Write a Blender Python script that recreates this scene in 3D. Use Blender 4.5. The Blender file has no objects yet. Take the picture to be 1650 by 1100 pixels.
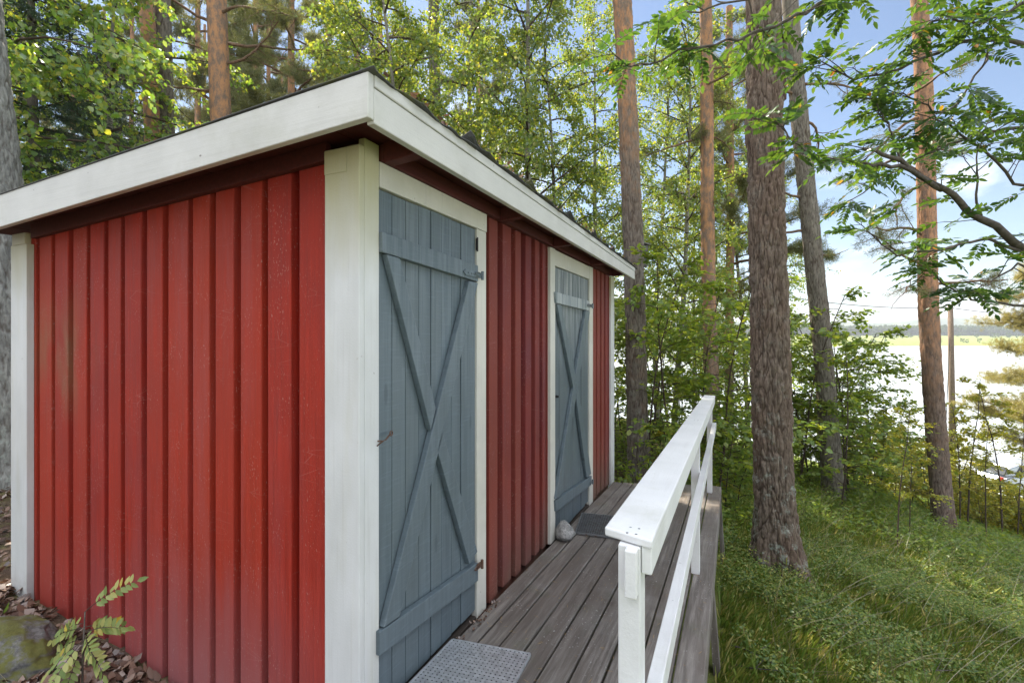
import bpy, math, random
import numpy as np
from mathutils import Vector, noise

rad = math.radians
scene = bpy.context.scene
COL = scene.collection

# ------------------------------------------------------------------ survey of the place
# the photograph was taken with a 17 mm lens held level; these are the surveyed camera numbers,
# used to place things at their real distance
FPX, HOR, VPX = 776.0, 542.0, 1180.0
TH = math.atan((VPX - 825) / FPX)
SN, CS = math.sin(TH), math.cos(TH)
CX, CZ = 1.08, 1.33
_k = (579 - 825) / FPX
CY = (CX * CS + _k * CX * SN) / (_k * CS - SN)
FW = (-SN, CS)
RT = (CS, SN)


def ray(px, py):
    u = (px - 825) / FPX
    return FW[0] + RT[0] * u, FW[1] + RT[1] * u, (HOR - py) / FPX


def at(px, py, d):                       # point at forward distance d
    r = ray(px, py)
    return Vector((CX + d * r[0], CY + d * r[1], CZ + d * r[2]))


def onx(px, py, x):                      # (y, z) on the plane x = const
    r = ray(px, py)
    t = (x - CX) / r[0]
    return CY + t * r[1], CZ + t * r[2]


def ony(px, py, y):
    r = ray(px, py)
    t = (y - CY) / r[1]
    return CX + t * r[0], CZ + t * r[2]


LAKE_Z = -8.8


def smax(a, b, k):
    return 0.5 * (a + b + math.sqrt((a - b) ** 2 + k * k))


def ground(x, y):
    xe = smax(x, -1.6, 0.9) - 0.1
    ye = smax(y, -3.0, 0.8)
    z = -0.29 - 0.195 * xe - 0.088 * ye
    s = 0.35 * x + 0.94 * y
    if s > 10:
        z -= 0.085 * (s - 10)
    if s > 34:
        z -= 0.12 * (s - 34)
    return max(z, -16.0)


def bumpy(x, y):
    z = ground(x, y)
    z += 0.05 * noise.noise((x * 1.3, y * 1.3, 0.3)) + 0.022 * noise.noise((x * 4.1, y * 4.1, 3.3))
    return z


def gpoint(px, d, sink=0.0):
    p = at(px, HOR, d)
    return Vector((p.x, p.y, bumpy(p.x, p.y) - sink))


# ------------------------------------------------------------------ object helpers
def tag(o, label=None, cat=None, group=None, kind=None):
    if label: o['label'] = label
    if cat: o['category'] = cat
    if group: o['group'] = group
    if kind: o['kind'] = kind
    return o


def empty(name, loc, rz=0.0):
    o = bpy.data.objects.new(name, None)
    o.empty_display_size = 0.2
    o.location = loc
    o.rotation_euler = (0, 0, rz)
    COL.objects.link(o)
    return o


def dup(root, loc, rz=0.0, sc=1.0, label=None, group=None):
    r = root.copy()
    COL.objects.link(r)
    r.location = loc
    r.rotation_euler = (0, 0, rz)
    r.scale = (sc, sc, sc) if not isinstance(sc, tuple) else sc
    if label: r['label'] = label
    if group: r['group'] = group
    for ch in list(root.children):
        c = ch.copy()
        COL.objects.link(c)
        c.parent = r
        for g in list(ch.children):
            d = g.copy()
            COL.objects.link(d)
            d.parent = c
    return r


class MB:
    """collects shapes, links them as one mesh object"""
    def __init__(self):
        self.v, self.f, self.m = [], [], []

    def hexa(self, P, mi=0):
        """P: 8 corners, bottom ring 0-3, top ring 4-7 (both same winding)"""
        b = len(self.v)
        self.v += [tuple(p) for p in P]
        for q in ((3, 2, 1, 0), (4, 5, 6, 7), (0, 1, 5, 4), (1, 2, 6, 5), (2, 3, 7, 6), (3, 0, 4, 7)):
            self.f.append(tuple(b + i for i in q)); self.m.append(mi)

    def box(self, x0, x1, y0, y1, z0, z1, mi=0):
        self.hexa([(x0, y0, z0), (x1, y0, z0), (x1, y1, z0), (x0, y1, z0),
                   (x0, y0, z1), (x1, y0, z1), (x1, y1, z1), (x0, y1, z1)], mi)

    def quadx(self, q, x0, x1, mi=0):
        """plate facing +x from four (y, z) corners in order, thickness x0..x1"""
        self.hexa([(x0, y, z) for y, z in q] + [(x1, y, z) for y, z in q], mi)

    def bar(self, p, q, w, h, mi=0, up=(0, 0, 1)):
        """rectangular bar from p to q, width w across, height h along up; p, q on its axis"""
        p, q = Vector(p), Vector(q)
        a = (q - p).normalized()
        s = a.cross(Vector(up)).normalized() * (w / 2)
        u = s.cross(a).normalized() * (h / 2)
        self.hexa([p - s - u, p + s - u, q + s - u, q - s - u, p - s + u, p + s + u, q + s + u, q - s + u], mi)

    def tube(self, pts, rads, n=8, mi=0, cap=True):
        pts = [Vector(p) for p in pts]
        b = len(self.v)
        ref = Vector((0.31, 0.95, 0.1))
        for i, p in enumerate(pts):
            t = (pts[min(i + 1, len(pts) - 1)] - pts[max(i - 1, 0)])
            if t.length < 1e-9: t = Vector((0, 0, 1))
            t.normalize()
            s = t.cross(ref)
            if s.length < 1e-3: s = t.cross(Vector((1, 0, 0)))
            s.normalize()
            u = t.cross(s)
            r = rads[i]
            for k in range(n):
                a = 2 * math.pi * k / n
                self.v.append(tuple(p + s * (r * math.cos(a)) + u * (r * math.sin(a))))
        for i in range(len(pts) - 1):
            for k in range(n):
                k2 = (k + 1) % n
                self.f.append((b + i * n + k, b + (i + 1) * n + k, b + (i + 1) * n + k2, b + i * n + k2)); self.m.append(mi)
        if cap:
            self.f.append(tuple(b + k for k in range(n))); self.m.append(mi)
            e = b + (len(pts) - 1) * n
            self.f.append(tuple(e + n - 1 - k for k in range(n))); self.m.append(mi)

    def build(self, name, mats, parent=None, smooth=False, bevel=0.0, loc=(0, 0, 0)):
        me = bpy.data.meshes.new(name)
        me.from_pydata(self.v, [], self.f)
        if not isinstance(mats, (list, tuple)): mats = [mats]
        for mm in mats: me.materials.append(mm)
        if len(mats) > 1: me.polygons.foreach_set('material_index', self.m)
        if smooth: me.polygons.foreach_set('use_smooth', [True] * len(me.polygons))
        me.update()
        o = bpy.data.objects.new(name, me)
        COL.objects.link(o)
        o.location = loc
        if parent: o.parent = parent
        fixnormals(me)
        if bevel:
            md = o.modifiers.new('edge', 'BEVEL')
            md.width = bevel; md.segments = 2; md.limit_method = 'ANGLE'; md.angle_limit = rad(40)
        return o


def fixnormals(me):
    import bmesh
    bm = bmesh.new(); bm.from_mesh(me)
    bmesh.ops.recalc_face_normals(bm, faces=bm.faces)
    bm.to_mesh(me); bm.free()


def unparent_offset(parent, o):
    """mesh coordinates are world ones: keep them in place under an empty that is not at the origin"""
    o.matrix_parent_inverse = parent.matrix_world.inverted()


# numpy mesh from leaf arrays -------------------------------------------------
def unit(a):
    n = np.linalg.norm(a, axis=1, keepdims=True)
    n[n < 1e-9] = 1
    return a / n


HEX = ((0.0, 0.0, 0.0), (0.30, 0.50, 0.10), (0.68, 0.40, 0.06), (1.0, 0.0, -0.05), (0.68, -0.40, 0.06), (0.30, -0.50, 0.10))
DIA = ((0.0, 0.0, 0.0), (0.42, 0.5, 0.10), (1.0, 0.0, -0.06), (0.42, -0.5, 0.10))


def leaf_arrays(P, D, Nn, L, W, shape):
    P, D, Nn = np.asarray(P, float), unit(np.asarray(D, float)), np.asarray(Nn, float)
    S = unit(np.cross(D, Nn))
    U = np.cross(S, D)
    n = len(P)
    L = np.broadcast_to(np.asarray(L, float), (n,))[:, None]
    W = np.broadcast_to(np.asarray(W, float), (n,))[:, None]
    V = np.empty((n, len(shape), 3))
    for i, (a, b, c) in enumerate(shape):
        V[:, i] = P + D * (a * L) + S * (b * W) + U * (c * W)
    k = len(shape)
    base = (np.arange(n) * k)[:, None]
    if k == 6:
        F = np.concatenate([base + np.array([[0, 5, 4, 3]]), base + np.array([[0, 3, 2, 1]])], axis=1).reshape(-1, 4)
    else:
        F = np.concatenate([base + np.array([[0, 3, 2]]), base + np.array([[0, 2, 1]])], axis=1).reshape(-1, 3)
    return V.reshape(-1, 3), F


def np_mesh(name, groups, mats):
    """groups: list of (V, F, material index); each F of constant width"""
    vs, loops, starts, totals, mi = [], [], [], [], []
    off, lo = 0, 0
    for V, F, m in groups:
        V = np.asarray(V, np.float32); F = np.asarray(F, np.int32)
        if len(F) == 0: continue
        vs.append(V); loops.append((F + off).ravel())
        k = F.shape[1]
        starts.append(lo + np.arange(len(F)) * k); totals.append(np.full(len(F), k)); mi.append(np.full(len(F), m))
        off += len(V); lo += F.size
    me = bpy.data.meshes.new(name)
    V = np.concatenate(vs); Lp = np.concatenate(loops); St = np.concatenate(starts); To = np.concatenate(totals)
    me.vertices.add(len(V)); me.vertices.foreach_set('co', V.ravel())
    me.loops.add(len(Lp)); me.loops.foreach_set('vertex_index', Lp.astype(np.int32))
    me.polygons.add(len(St)); me.polygons.foreach_set('loop_start', St.astype(np.int32)); me.polygons.foreach_set('loop_total', To.astype(np.int32))
    for mm in mats: me.materials.append(mm)
    me.polygons.foreach_set('material_index', np.concatenate(mi).astype(np.int32))
    me.update(calc_edges=True)
    me.validate()
    return me


def mb_groups(mb, mi):
    """tube faces of an MB (quads only) as a numpy group"""
    F = [f for f in mb.f if len(f) == 4]
    return (np.array(mb.v).reshape(-1, 3), np.array(F).reshape(-1, 4), mi)


def obj_of(name, me, parent=None):
    o = bpy.data.objects.new(name, me)
    COL.objects.link(o)
    if parent: o.parent = parent
    return o


# ------------------------------------------------------------------ materials
def newmat(name):
    m = bpy.data.materials.new(name)
    m.use_nodes = True
    nt = m.node_tree
    nt.nodes.clear()
    out = nt.nodes.new('ShaderNodeOutputMaterial')
    return m, nt, out


def nd(nt, typ, props=None, **ins):
    n = nt.nodes.new(typ)
    for k, v in (props or {}).items(): setattr(n, k, v)
    for k, v in ins.items():
        key = k.replace('_', ' ')
        s = n.inputs[int(key[1:])] if key[0] == 'i' and key[1:].isdigit() else n.inputs[key]
        if hasattr(v, 'node'): nt.links.new(v, s)
        else: s.default_value = v
    return n


def ramp(nt, fac, stops, interp='LINEAR'):
    r = nt.nodes.new('ShaderNodeValToRGB')
    r.color_ramp.interpolation = interp
    el = r.color_ramp.elements
    while len(el) < len(stops): el.new(0.5)
    for e, (p, c) in zip(el, stops):
        e.position = p
        e.color = (c[0], c[1], c[2], 1) if hasattr(c, '__len__') else (c, c, c, 1)
    nt.links.new(fac, r.inputs[0])
    return r.outputs[0]


def mixc(nt, fac, a, b, mode='MIX'):
    n = nt.nodes.new('ShaderNodeMix')
    n.data_type = 'RGBA'; n.blend_type = mode
    for s, v in ((n.inputs[0], fac), (n.inputs[6], a), (n.inputs[7], b)):
        if hasattr(v, 'node'): nt.links.new(v, s)
        elif hasattr(v, '__len__'): s.default_value = (v[0], v[1], v[2], 1)
        else: s.default_value = v
    return n.outputs[2]


def mth(nt, op, a, b=None, c=None, clamp=False):
    n = nt.nodes.new('ShaderNodeMath')
    n.operation = op; n.use_clamp = clamp
    for i, v in enumerate((a, b, c)):
        if v is None: continue
        if hasattr(v, 'node'): nt.links.new(v, n.inputs[i])
        else: n.inputs[i].default_value = v
    return n.outputs[0]


def objco(nt):
    return nd(nt, 'ShaderNodeTexCoord').outputs['Object']


def worldco(nt):
    return nd(nt, 'ShaderNodeNewGeometry').outputs['Position']


def mapped(nt, co, scale=(1, 1, 1), loc=(0, 0, 0), rot=(0, 0, 0)):
    n = nd(nt, 'ShaderNodeMapping', Vector=co)
    n.inputs['Scale'].default_value = scale
    n.inputs['Location'].default_value = loc
    n.inputs['Rotation'].default_value = rot
    return n.outputs[0]


def nz(nt, co, scale, detail=4, rough=0.55, out='Fac', dist=0.0):
    n = nd(nt, 'ShaderNodeTexNoise', Vector=co, Scale=scale, Detail=detail, Roughness=rough, Distortion=dist)
    return n.outputs[out]


def maprange(nt, v, a, b, c=0.0, d=1.0):
    n = nd(nt, 'ShaderNodeMapRange', Value=v)
    n.inputs[1].default_value = a; n.inputs[2].default_value = b
    n.inputs[3].default_value = c; n.inputs[4].default_value = d
    return n.outputs[0]


def island(nt):
    return nd(nt, 'ShaderNodeNewGeometry').outputs['Random Per Island']


def bump(nt, h, strength=0.3, dist=0.01):
    return nd(nt, 'ShaderNodeBump', Height=h, Strength=strength, Distance=dist).outputs[0]


def princ(nt, out, col, rough=0.6, normal=None, spec=0.5, metal=0.0):
    b = nd(nt, 'ShaderNodeBsdfPrincipled')
    for s, v in (('Base Color', col), ('Roughness', rough), ('Metallic', metal)):
        if hasattr(v, 'node'): nt.links.new(v, b.inputs[s])
        elif hasattr(v, '__len__'): b.inputs[s].default_value = (v[0], v[1], v[2], 1)
        else: b.inputs[s].default_value = v
    b.inputs['Specular IOR Level'].default_value = spec
    if normal is not None: nt.links.new(normal, b.inputs['Normal'])
    nt.links.new(b.outputs[0], out.inputs['Surface'])
    return b


def red_paint(name, tint, along):
    """weathered falu red; boards run along z; `along` picks the horizontal axis"""
    m, nt, out = newmat(name)
    co = worldco(nt)
    grain = nz(nt, mapped(nt, co, (85, 85, 2.6)), 1.0, 6, 0.68)
    blot = nz(nt, mapped(nt, co, (1, 1, 0.5)), 4.5, 6, 0.68)
    isl = island(nt)
    c = mixc(nt, maprange(nt, grain, 0.3, 0.7), [t * 0.66 for t in tint], [t * 1.25 for t in tint])
    c = mixc(nt, maprange(nt, blot, 0.35, 0.7, 0, 0.75), c, (tint[0] * 0.62, tint[1] * 0.9, tint[2] * 1.5))
    c = mixc(nt, maprange(nt, isl, 0, 1, 0, 0.6), c, (tint[0] * 1.12, tint[1] * 1.75, tint[2] * 1.25))
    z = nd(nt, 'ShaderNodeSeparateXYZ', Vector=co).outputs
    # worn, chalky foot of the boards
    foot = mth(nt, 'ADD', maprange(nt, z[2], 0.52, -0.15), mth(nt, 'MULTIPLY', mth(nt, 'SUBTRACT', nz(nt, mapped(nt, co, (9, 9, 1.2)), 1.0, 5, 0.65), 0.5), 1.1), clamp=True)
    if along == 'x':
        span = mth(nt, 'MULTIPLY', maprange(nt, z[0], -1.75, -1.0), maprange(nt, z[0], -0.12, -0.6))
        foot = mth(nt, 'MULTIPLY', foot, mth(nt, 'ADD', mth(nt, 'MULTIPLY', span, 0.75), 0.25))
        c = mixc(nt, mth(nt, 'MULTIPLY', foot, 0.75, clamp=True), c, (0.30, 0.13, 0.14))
        # grey green patch where the paint has rubbed off
        px = maprange(nt, mth(nt, 'ABSOLUTE', mth(nt, 'ADD', z[0], 1.92)), 0.05, 0.36, 1, 0)
        pz = maprange(nt, mth(nt, 'ABSOLUTE', mth(nt, 'SUBTRACT', z[2], 1.25)), 0.05, 0.36, 1, 0)
        pat = mth(nt, 'MULTIPLY', mth(nt, 'MULTIPLY', px, pz), maprange(nt, nz(nt, mapped(nt, co, (7, 7, 2.0)), 1.0, 3), 0.4, 0.62))
        c = mixc(nt, mth(nt, 'MULTIPLY', pat, 0.6), c, (0.20, 0.15, 0.08))
    else:
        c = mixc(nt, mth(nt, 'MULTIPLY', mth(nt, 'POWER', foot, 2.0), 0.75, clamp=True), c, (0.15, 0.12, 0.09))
    # pale specks and scratches
    sp = nz(nt, mapped(nt, co, (190, 190, 90)), 1.0, 2, 0.5)
    cl = nz(nt, co, 6.0, 3)
    spk = mth(nt, 'MULTIPLY', maprange(nt, sp, 0.645, 0.70), maprange(nt, cl, 0.40, 0.6))
    c = mixc(nt, mth(nt, 'MULTIPLY', spk, 0.38), c, (0.5, 0.34, 0.3))
    sc1 = nd(nt, 'ShaderNodeTexVoronoi', {'feature': 'DISTANCE_TO_EDGE'}, Vector=mapped(nt, co, (5, 5, 26), rot=(0.5, 0.3, 0)), Scale=1.0).outputs[0]
    scr = mth(nt, 'MULTIPLY', maprange(nt, sc1, 0.014, 0.0), maprange(nt, nz(nt, co, 5.0, 2), 0.56, 0.64))
    c = mixc(nt, mth(nt, 'MULTIPLY', scr, 0.22), c, (0.5, 0.33, 0.3))
    h = mth(nt, 'ADD', grain, mth(nt, 'MULTIPLY', nz(nt, co, 240.0, 2), 0.5))
    princ(nt, out, c, maprange(nt, grain, 0.3, 0.7, 0.55, 0.72), bump(nt, h, 0.5, 0.003), 0.22)
    return m


def white_paint(name, base=(0.66, 0.66, 0.63), axis=2, wear=0.3):
    m, nt, out = newmat(name)
    co = worldco(nt)
    s = [70, 70, 70]; s[axis] = 2.5
    grain = nz(nt, mapped(nt, co, tuple(s)), 1.0, 5, 0.6)
    blot = nz(nt, co, 5.0, 4)
    c = mixc(nt, maprange(nt, blot, 0.35, 0.7), base, [b * 0.88 for b in base])
    c = mixc(nt, maprange(nt, grain, 0.55, 0.8, 0, wear), c, (0.42, 0.41, 0.38))
    sp = nz(nt, mapped(nt, co, (60, 60, 60)), 1.0, 2)
    spk = mth(nt, 'MULTIPLY', maprange(nt, sp, 0.73, 0.78), maprange(nt, nz(nt, co, 9.0, 2), 0.46, 0.6))
    c = mixc(nt, mth(nt, 'MULTIPLY', spk, 0.8), c, (0.2, 0.18, 0.16))
    nl = nd(nt, 'ShaderNodeTexVoronoi', {'feature': 'F1'}, Vector=mapped(nt, co, (5, 5, 9)), Scale=1.0).outputs[0]
    c = mixc(nt, mth(nt, 'MULTIPLY', maprange(nt, nl, 0.034, 0.024), 0.75), c, (0.12, 0.09, 0.07))
    drt = mth(nt, 'MULTIPLY', maprange(nt, nz(nt, co, 3.0, 6, 0.7), 0.52, 0.72), 0.35)
    c = mixc(nt, drt, c, (0.36, 0.36, 0.27))
    h = mth(nt, 'ADD', mth(nt, 'MULTIPLY', grain, 1.0), mth(nt, 'MULTIPLY', nz(nt, co, 160.0, 3), 0.5))
    princ(nt, out, c, 0.5, bump(nt, h, 0.45, 0.002), 0.45)
    return m


def warm_tinted_white(name):
    """corner boards: white, with yellow bounce light under the eaves put into the colour"""
    m, nt, out = newmat(name)
    co = worldco(nt)
    grain = nz(nt, mapped(nt, co, (80, 80, 2.0)), 1.0, 5, 0.62)
    blot = nz(nt, mapped(nt, co, (1, 1, 0.4)), 7.0, 4)
    c = mixc(nt, maprange(nt, blot, 0.35, 0.7), (0.62, 0.625, 0.625), (0.53, 0.535, 0.525))
    c = mixc(nt, maprange(nt, grain, 0.55, 0.78, 0, 0.4), c, (0.40, 0.39, 0.36))
    z = nd(nt, 'ShaderNodeSeparateXYZ', Vector=co).outputs
    st = mth(nt, 'ADD', maprange(nt, z[2], 1.50, 1.86), mth(nt, 'MULTIPLY', mth(nt, 'SUBTRACT', nz(nt, mapped(nt, co, (14, 14, 2.0)), 1.0, 4), 0.5), 0.9), clamp=True)
    c = mixc(nt, mth(nt, 'MULTIPLY', st, 0.75), c, (0.42, 0.38, 0.17))  # warm bounce painted in as yellow towards the top
    sp = nz(nt, mapped(nt, co, (50, 50, 40)), 1.0, 2)
    spk = mth(nt, 'MULTIPLY', maprange(nt, sp, 0.72, 0.77), maprange(nt, nz(nt, co, 7.0, 2), 0.46, 0.6))
    c = mixc(nt, mth(nt, 'MULTIPLY', spk, 0.8), c, (0.2, 0.17, 0.14))
    # grime at the very foot
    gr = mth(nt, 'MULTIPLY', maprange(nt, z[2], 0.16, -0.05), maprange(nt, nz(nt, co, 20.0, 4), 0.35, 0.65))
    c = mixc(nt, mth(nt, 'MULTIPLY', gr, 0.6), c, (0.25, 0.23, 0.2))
    princ(nt, out, c, 0.5, bump(nt, mth(nt, 'ADD', grain, nz(nt, co, 150.0, 3)), 0.35, 0.002), 0.45)
    return m


def blue_paint(name, worn=0.10, tint=(0.098, 0.130, 0.152)):
    m, nt, out = newmat(name)
    co = worldco(nt)
    isl = island(nt)
    grain = nz(nt, mapped(nt, co, (48, 48, 2.0)), 1.0, 6, 0.62)
    saw = nz(nt, mapped(nt, co, (3, 9, 120)), 1.0, 2, 0.5)
    c = mixc(nt, maprange(nt, grain, 0.3, 0.7), [t * 0.80 for t in tint], [t * 1.18 for t in tint])
    c = mixc(nt, maprange(nt, isl, 0, 1, 0, 0.5), c, (tint[0] * 1.25, tint[1] * 1.15, tint[2] * 1.02))
    z = nd(nt, 'ShaderNodeSeparateXYZ', Vector=co).outputs
    wm = mth(nt, 'MULTIPLY', maprange(nt, z[2], 1.1, 1.75), maprange(nt, grain, 0.42, 0.60))
    c = mixc(nt, mth(nt, 'MULTIPLY', wm, worn), c, (0.46, 0.48, 0.48))
    c = mixc(nt, maprange(nt, saw, 0.55, 0.75, 0, 0.35), c, [min(1, t * 1.6) for t in tint])
    spk = maprange(nt, nz(nt, mapped(nt, co, (90, 90, 40)), 1.0, 2), 0.73, 0.78)
    c = mixc(nt, mth(nt, 'MULTIPLY', spk, 0.5), c, (0.05, 0.06, 0.07))
    # knots
    kn = nd(nt, 'ShaderNodeTexVoronoi', {'feature': 'F1'}, Vector=mapped(nt, co, (1, 9, 2.3)), Scale=1.0).outputs[0]
    c = mixc(nt, mth(nt, 'MULTIPLY', maprange(nt, kn, 0.10, 0.07), 0.5), c, [t * 0.5 for t in tint])
    h = mth(nt, 'ADD', mth(nt, 'MULTIPLY', grain, 0.7), mth(nt, 'MULTIPLY', saw, 0.9))
    princ(nt, out, c, 0.42, bump(nt, h, 0.5, 0.002), 0.45)
    return m


def deck_wood(name, axis=1):
    m, nt, out = newmat(name)
    co = worldco(nt)
    isl = island(nt)
    s = [55, 55, 55]; s[axis] = 1.6
    off = nd(nt, 'ShaderNodeCombineXYZ', X=mth(nt, 'MULTIPLY', isl, 7.0), Y=mth(nt, 'MULTIPLY', isl, 31.0), Z=0.0).outputs[0]
    co2 = nd(nt, 'ShaderNodeVectorMath', {'operation': 'ADD'}, i0=co, i1=off).outputs[0]
    grain = nz(nt, mapped(nt, co2, tuple(s)), 1.0, 6, 0.68, dist=0.4)
    s2 = [9, 9, 9]; s2[axis] = 1.0
    blot = nz(nt, mapped(nt, co2, tuple(s2)), 1.0, 5, 0.65)
    c = ramp(nt, grain, [(0.30, (0.040, 0.031, 0.026)), (0.47, (0.130, 0.112, 0.098)), (0.70, (0.32, 0.29, 0.262))])
    c = mixc(nt, maprange(nt, blot, 0.40, 0.62, 0, 0.85), c, (0.095, 0.074, 0.060))
    c = mixc(nt, maprange(nt, isl, 0, 1, 0, 0.35), c, (0.25, 0.225, 0.205))
    wear = nz(nt, co, 2.4, 4)
    c = mixc(nt, maprange(nt, wear, 0.52, 0.72, 0, 0.5), c, (0.30, 0.285, 0.265))
    spk = mth(nt, 'MULTIPLY', maprange(nt, nz(nt, mapped(nt, co, (110, 70, 110)), 1.0, 2), 0.66, 0.70), maprange(nt, nz(nt, co, 3.0, 2), 0.45, 0.6))
    c = mixc(nt, mth(nt, 'MULTIPLY', spk, 0.8), c, (0.48, 0.47, 0.45))
    alg = maprange(nt, nz(nt, co, 5.0, 5), 0.56, 0.72, 0, 0.35)
    c = mixc(nt, alg, c, (0.10, 0.115, 0.07))
    princ(nt, out, c, maprange(nt, grain, 0.3, 0.7, 0.55, 0.75), bump(nt, grain, 0.7, 0.004), 0.35)
    return m


def flat_wood(name, col, rough=0.7, scale=(60, 3, 60)):
    m, nt, out = newmat(name)
    co = worldco(nt)
    g = nz(nt, mapped(nt, co, scale), 1.0, 5, 0.6)
    c = mixc(nt, maprange(nt, g, 0.3, 0.72), [v * 0.7 for v in col], [v * 1.2 for v in col])
    princ(nt, out, c, rough, bump(nt, g, 0.4, 0.002), 0.35)
    return m


def felt(name):
    m, nt, out = newmat(name)
    co = worldco(nt)
    g = nz(nt, co, 400.0, 2)
    b = nz(nt, co, 6.0, 5)
    c = mixc(nt, g, (0.03, 0.03, 0.032), (0.10, 0.10, 0.10))
    c = mixc(nt, maprange(nt, b, 0.52, 0.66), c, (0.085, 0.09, 0.04))
    c = mixc(nt, maprange(nt, nz(nt, co, 30.0, 3), 0.66, 0.74, 0, 0.7), c, (0.16, 0.09, 0.05))
    princ(nt, out, c, 0.85, bump(nt, mth(nt, 'ADD', g, b), 0.5, 0.004), 0.3)
    return m


def metal(name, col, rough=0.45, rust=0.0):
    m, nt, out = newmat(name)
    co = worldco(nt)
    b = nz(nt, co, 45.0, 4)
    c = mixc(nt, maprange(nt, b, 0.4, 0.7), col, [v * 0.7 for v in col])
    if rust:
        c = mixc(nt, maprange(nt, nz(nt, co, 60.0, 4), 0.62 - rust * 0.2, 0.75), c, (0.14, 0.055, 0.025))
    princ(nt, out, c, rough, bump(nt, b, 0.2, 0.001), 0.5, 0.75)
    return m


def bark_relief(name, plate=(0.150, 0.117, 0.092), deep=(0.050, 0.033, 0.024), red=(0.155, 0.090, 0.060), warm=0.4, lichen=0.5, orange=None, z0=3, z1=6):
    m, nt, out = newmat(name)
    co = objco(nt)
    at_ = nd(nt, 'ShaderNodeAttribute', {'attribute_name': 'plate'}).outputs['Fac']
    fine = nz(nt, mapped(nt, co, (90, 90, 38)), 1.0, 6, 0.7)
    flake = nz(nt, mapped(nt, co, (34, 34, 9)), 1.0, 5, 0.65, dist=0.8)
    big = nz(nt, mapped(nt, co, (3.5, 3.5, 1.4)), 1.0, 4)
    c = mixc(nt, maprange(nt, flake, 0.32, 0.68), [v * 0.55 for v in plate], [v * 1.45 for v in plate])
    c = mixc(nt, maprange(nt, fine, 0.56, 0.76, 0, 0.6), c, [v * 1.5 for v in plate])
    c = mixc(nt, mth(nt, 'MULTIPLY', maprange(nt, big, 0.42, 0.62), warm), c, mixc(nt, flake, [v * 0.7 for v in red], red))
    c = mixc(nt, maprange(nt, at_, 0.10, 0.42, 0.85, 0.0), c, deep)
    z = nd(nt, 'ShaderNodeSeparateXYZ', Vector=co).outputs[2]
    if orange:
        up = mixc(nt, maprange(nt, nz(nt, mapped(nt, co, (14, 14, 6)), 1.0, 5, 0.65), 0.42, 0.60), [v * 0.85 for v in plate], orange)
        up = mixc(nt, maprange(nt, fine, 0.4, 0.7, 0, 0.5), up, [min(1, v * 1.25) for v in orange])
        hz = mth(nt, 'ADD', maprange(nt, z, z0, z1), mth(nt, 'MULTIPLY', mth(nt, 'SUBTRACT', nz(nt, co, 3.0, 4), 0.5), 0.9), clamp=True)
        c = mixc(nt, hz, c, up)
    if lichen:
        lz = maprange(nt, z, 1.9, 0.0, 0.12, 1.0)
        lm = mth(nt, 'MULTIPLY', maprange(nt, nz(nt, co, 7.0, 6, 0.72), 0.53, 0.60), lz)
        lm = mth(nt, 'MULTIPLY', lm, maprange(nt, nz(nt, co, 45.0, 3), 0.38, 0.56))
        c = mixc(nt, mth(nt, 'MULTIPLY', lm, lichen), c, (0.34, 0.38, 0.33))
    h = mth(nt, 'ADD', mth(nt, 'MULTIPLY', fine, 0.7), flake)
    princ(nt, out, c, 0.88, bump(nt, h, 0.8, 0.008), 0.2)
    return m


def bark_birch(name):
    m, nt, out = newmat(name)
    co = objco(nt)
    g = nz(nt, mapped(nt, co, (5, 5, 40)), 1.0, 3)
    b = nz(nt, mapped(nt, co, (6, 6, 3)), 1.0, 4)
    c = mixc(nt, maprange(nt, b, 0.35, 0.65), (0.30, 0.28, 0.24), (0.17, 0.16, 0.13))
    c = mixc(nt, maprange(nt, g, 0.57, 0.64), c, (0.04, 0.035, 0.03))
    princ(nt, out, c, 0.75, bump(nt, mth(nt, 'ADD', g, b), 0.4, 0.01), 0.3)
    return m


def bark_plain(name, col, scale=30):
    m, nt, out = newmat(name)
    co = objco(nt)
    g = nz(nt, co, scale, 4)
    c = mixc(nt, maprange(nt, g, 0.3, 0.7), [v * 0.6 for v in col], [v * 1.4 for v in col])
    princ(nt, out, c, 0.85, bump(nt, g, 0.5, 0.006), 0.25)
    return m


def leaf_mat(name, stops, trans, tw=0.45, gloss=0.06, rough=0.4):
    m, nt, out = newmat(name)
    isl = island(nt)
    c = ramp(nt, isl, stops)
    tcol = mixc(nt, 1.0, c, trans, 'MULTIPLY')
    d = nd(nt, 'ShaderNodeBsdfDiffuse', Color=c).outputs[0]
    t = nd(nt, 'ShaderNodeBsdfTranslucent', Color=tcol).outputs[0]
    g = nd(nt, 'ShaderNodeBsdfGlossy', Color=(0.9, 0.95, 1.0, 1), Roughness=rough).outputs[0]
    s1 = nd(nt, 'ShaderNodeMixShader', i0=tw, i1=d, i2=t).outputs[0]
    s2 = nd(nt, 'ShaderNodeMixShader', i0=gloss, i1=s1, i2=g).outputs[0]
    nt.links.new(s2, out.inputs['Surface'])
    return m


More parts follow.
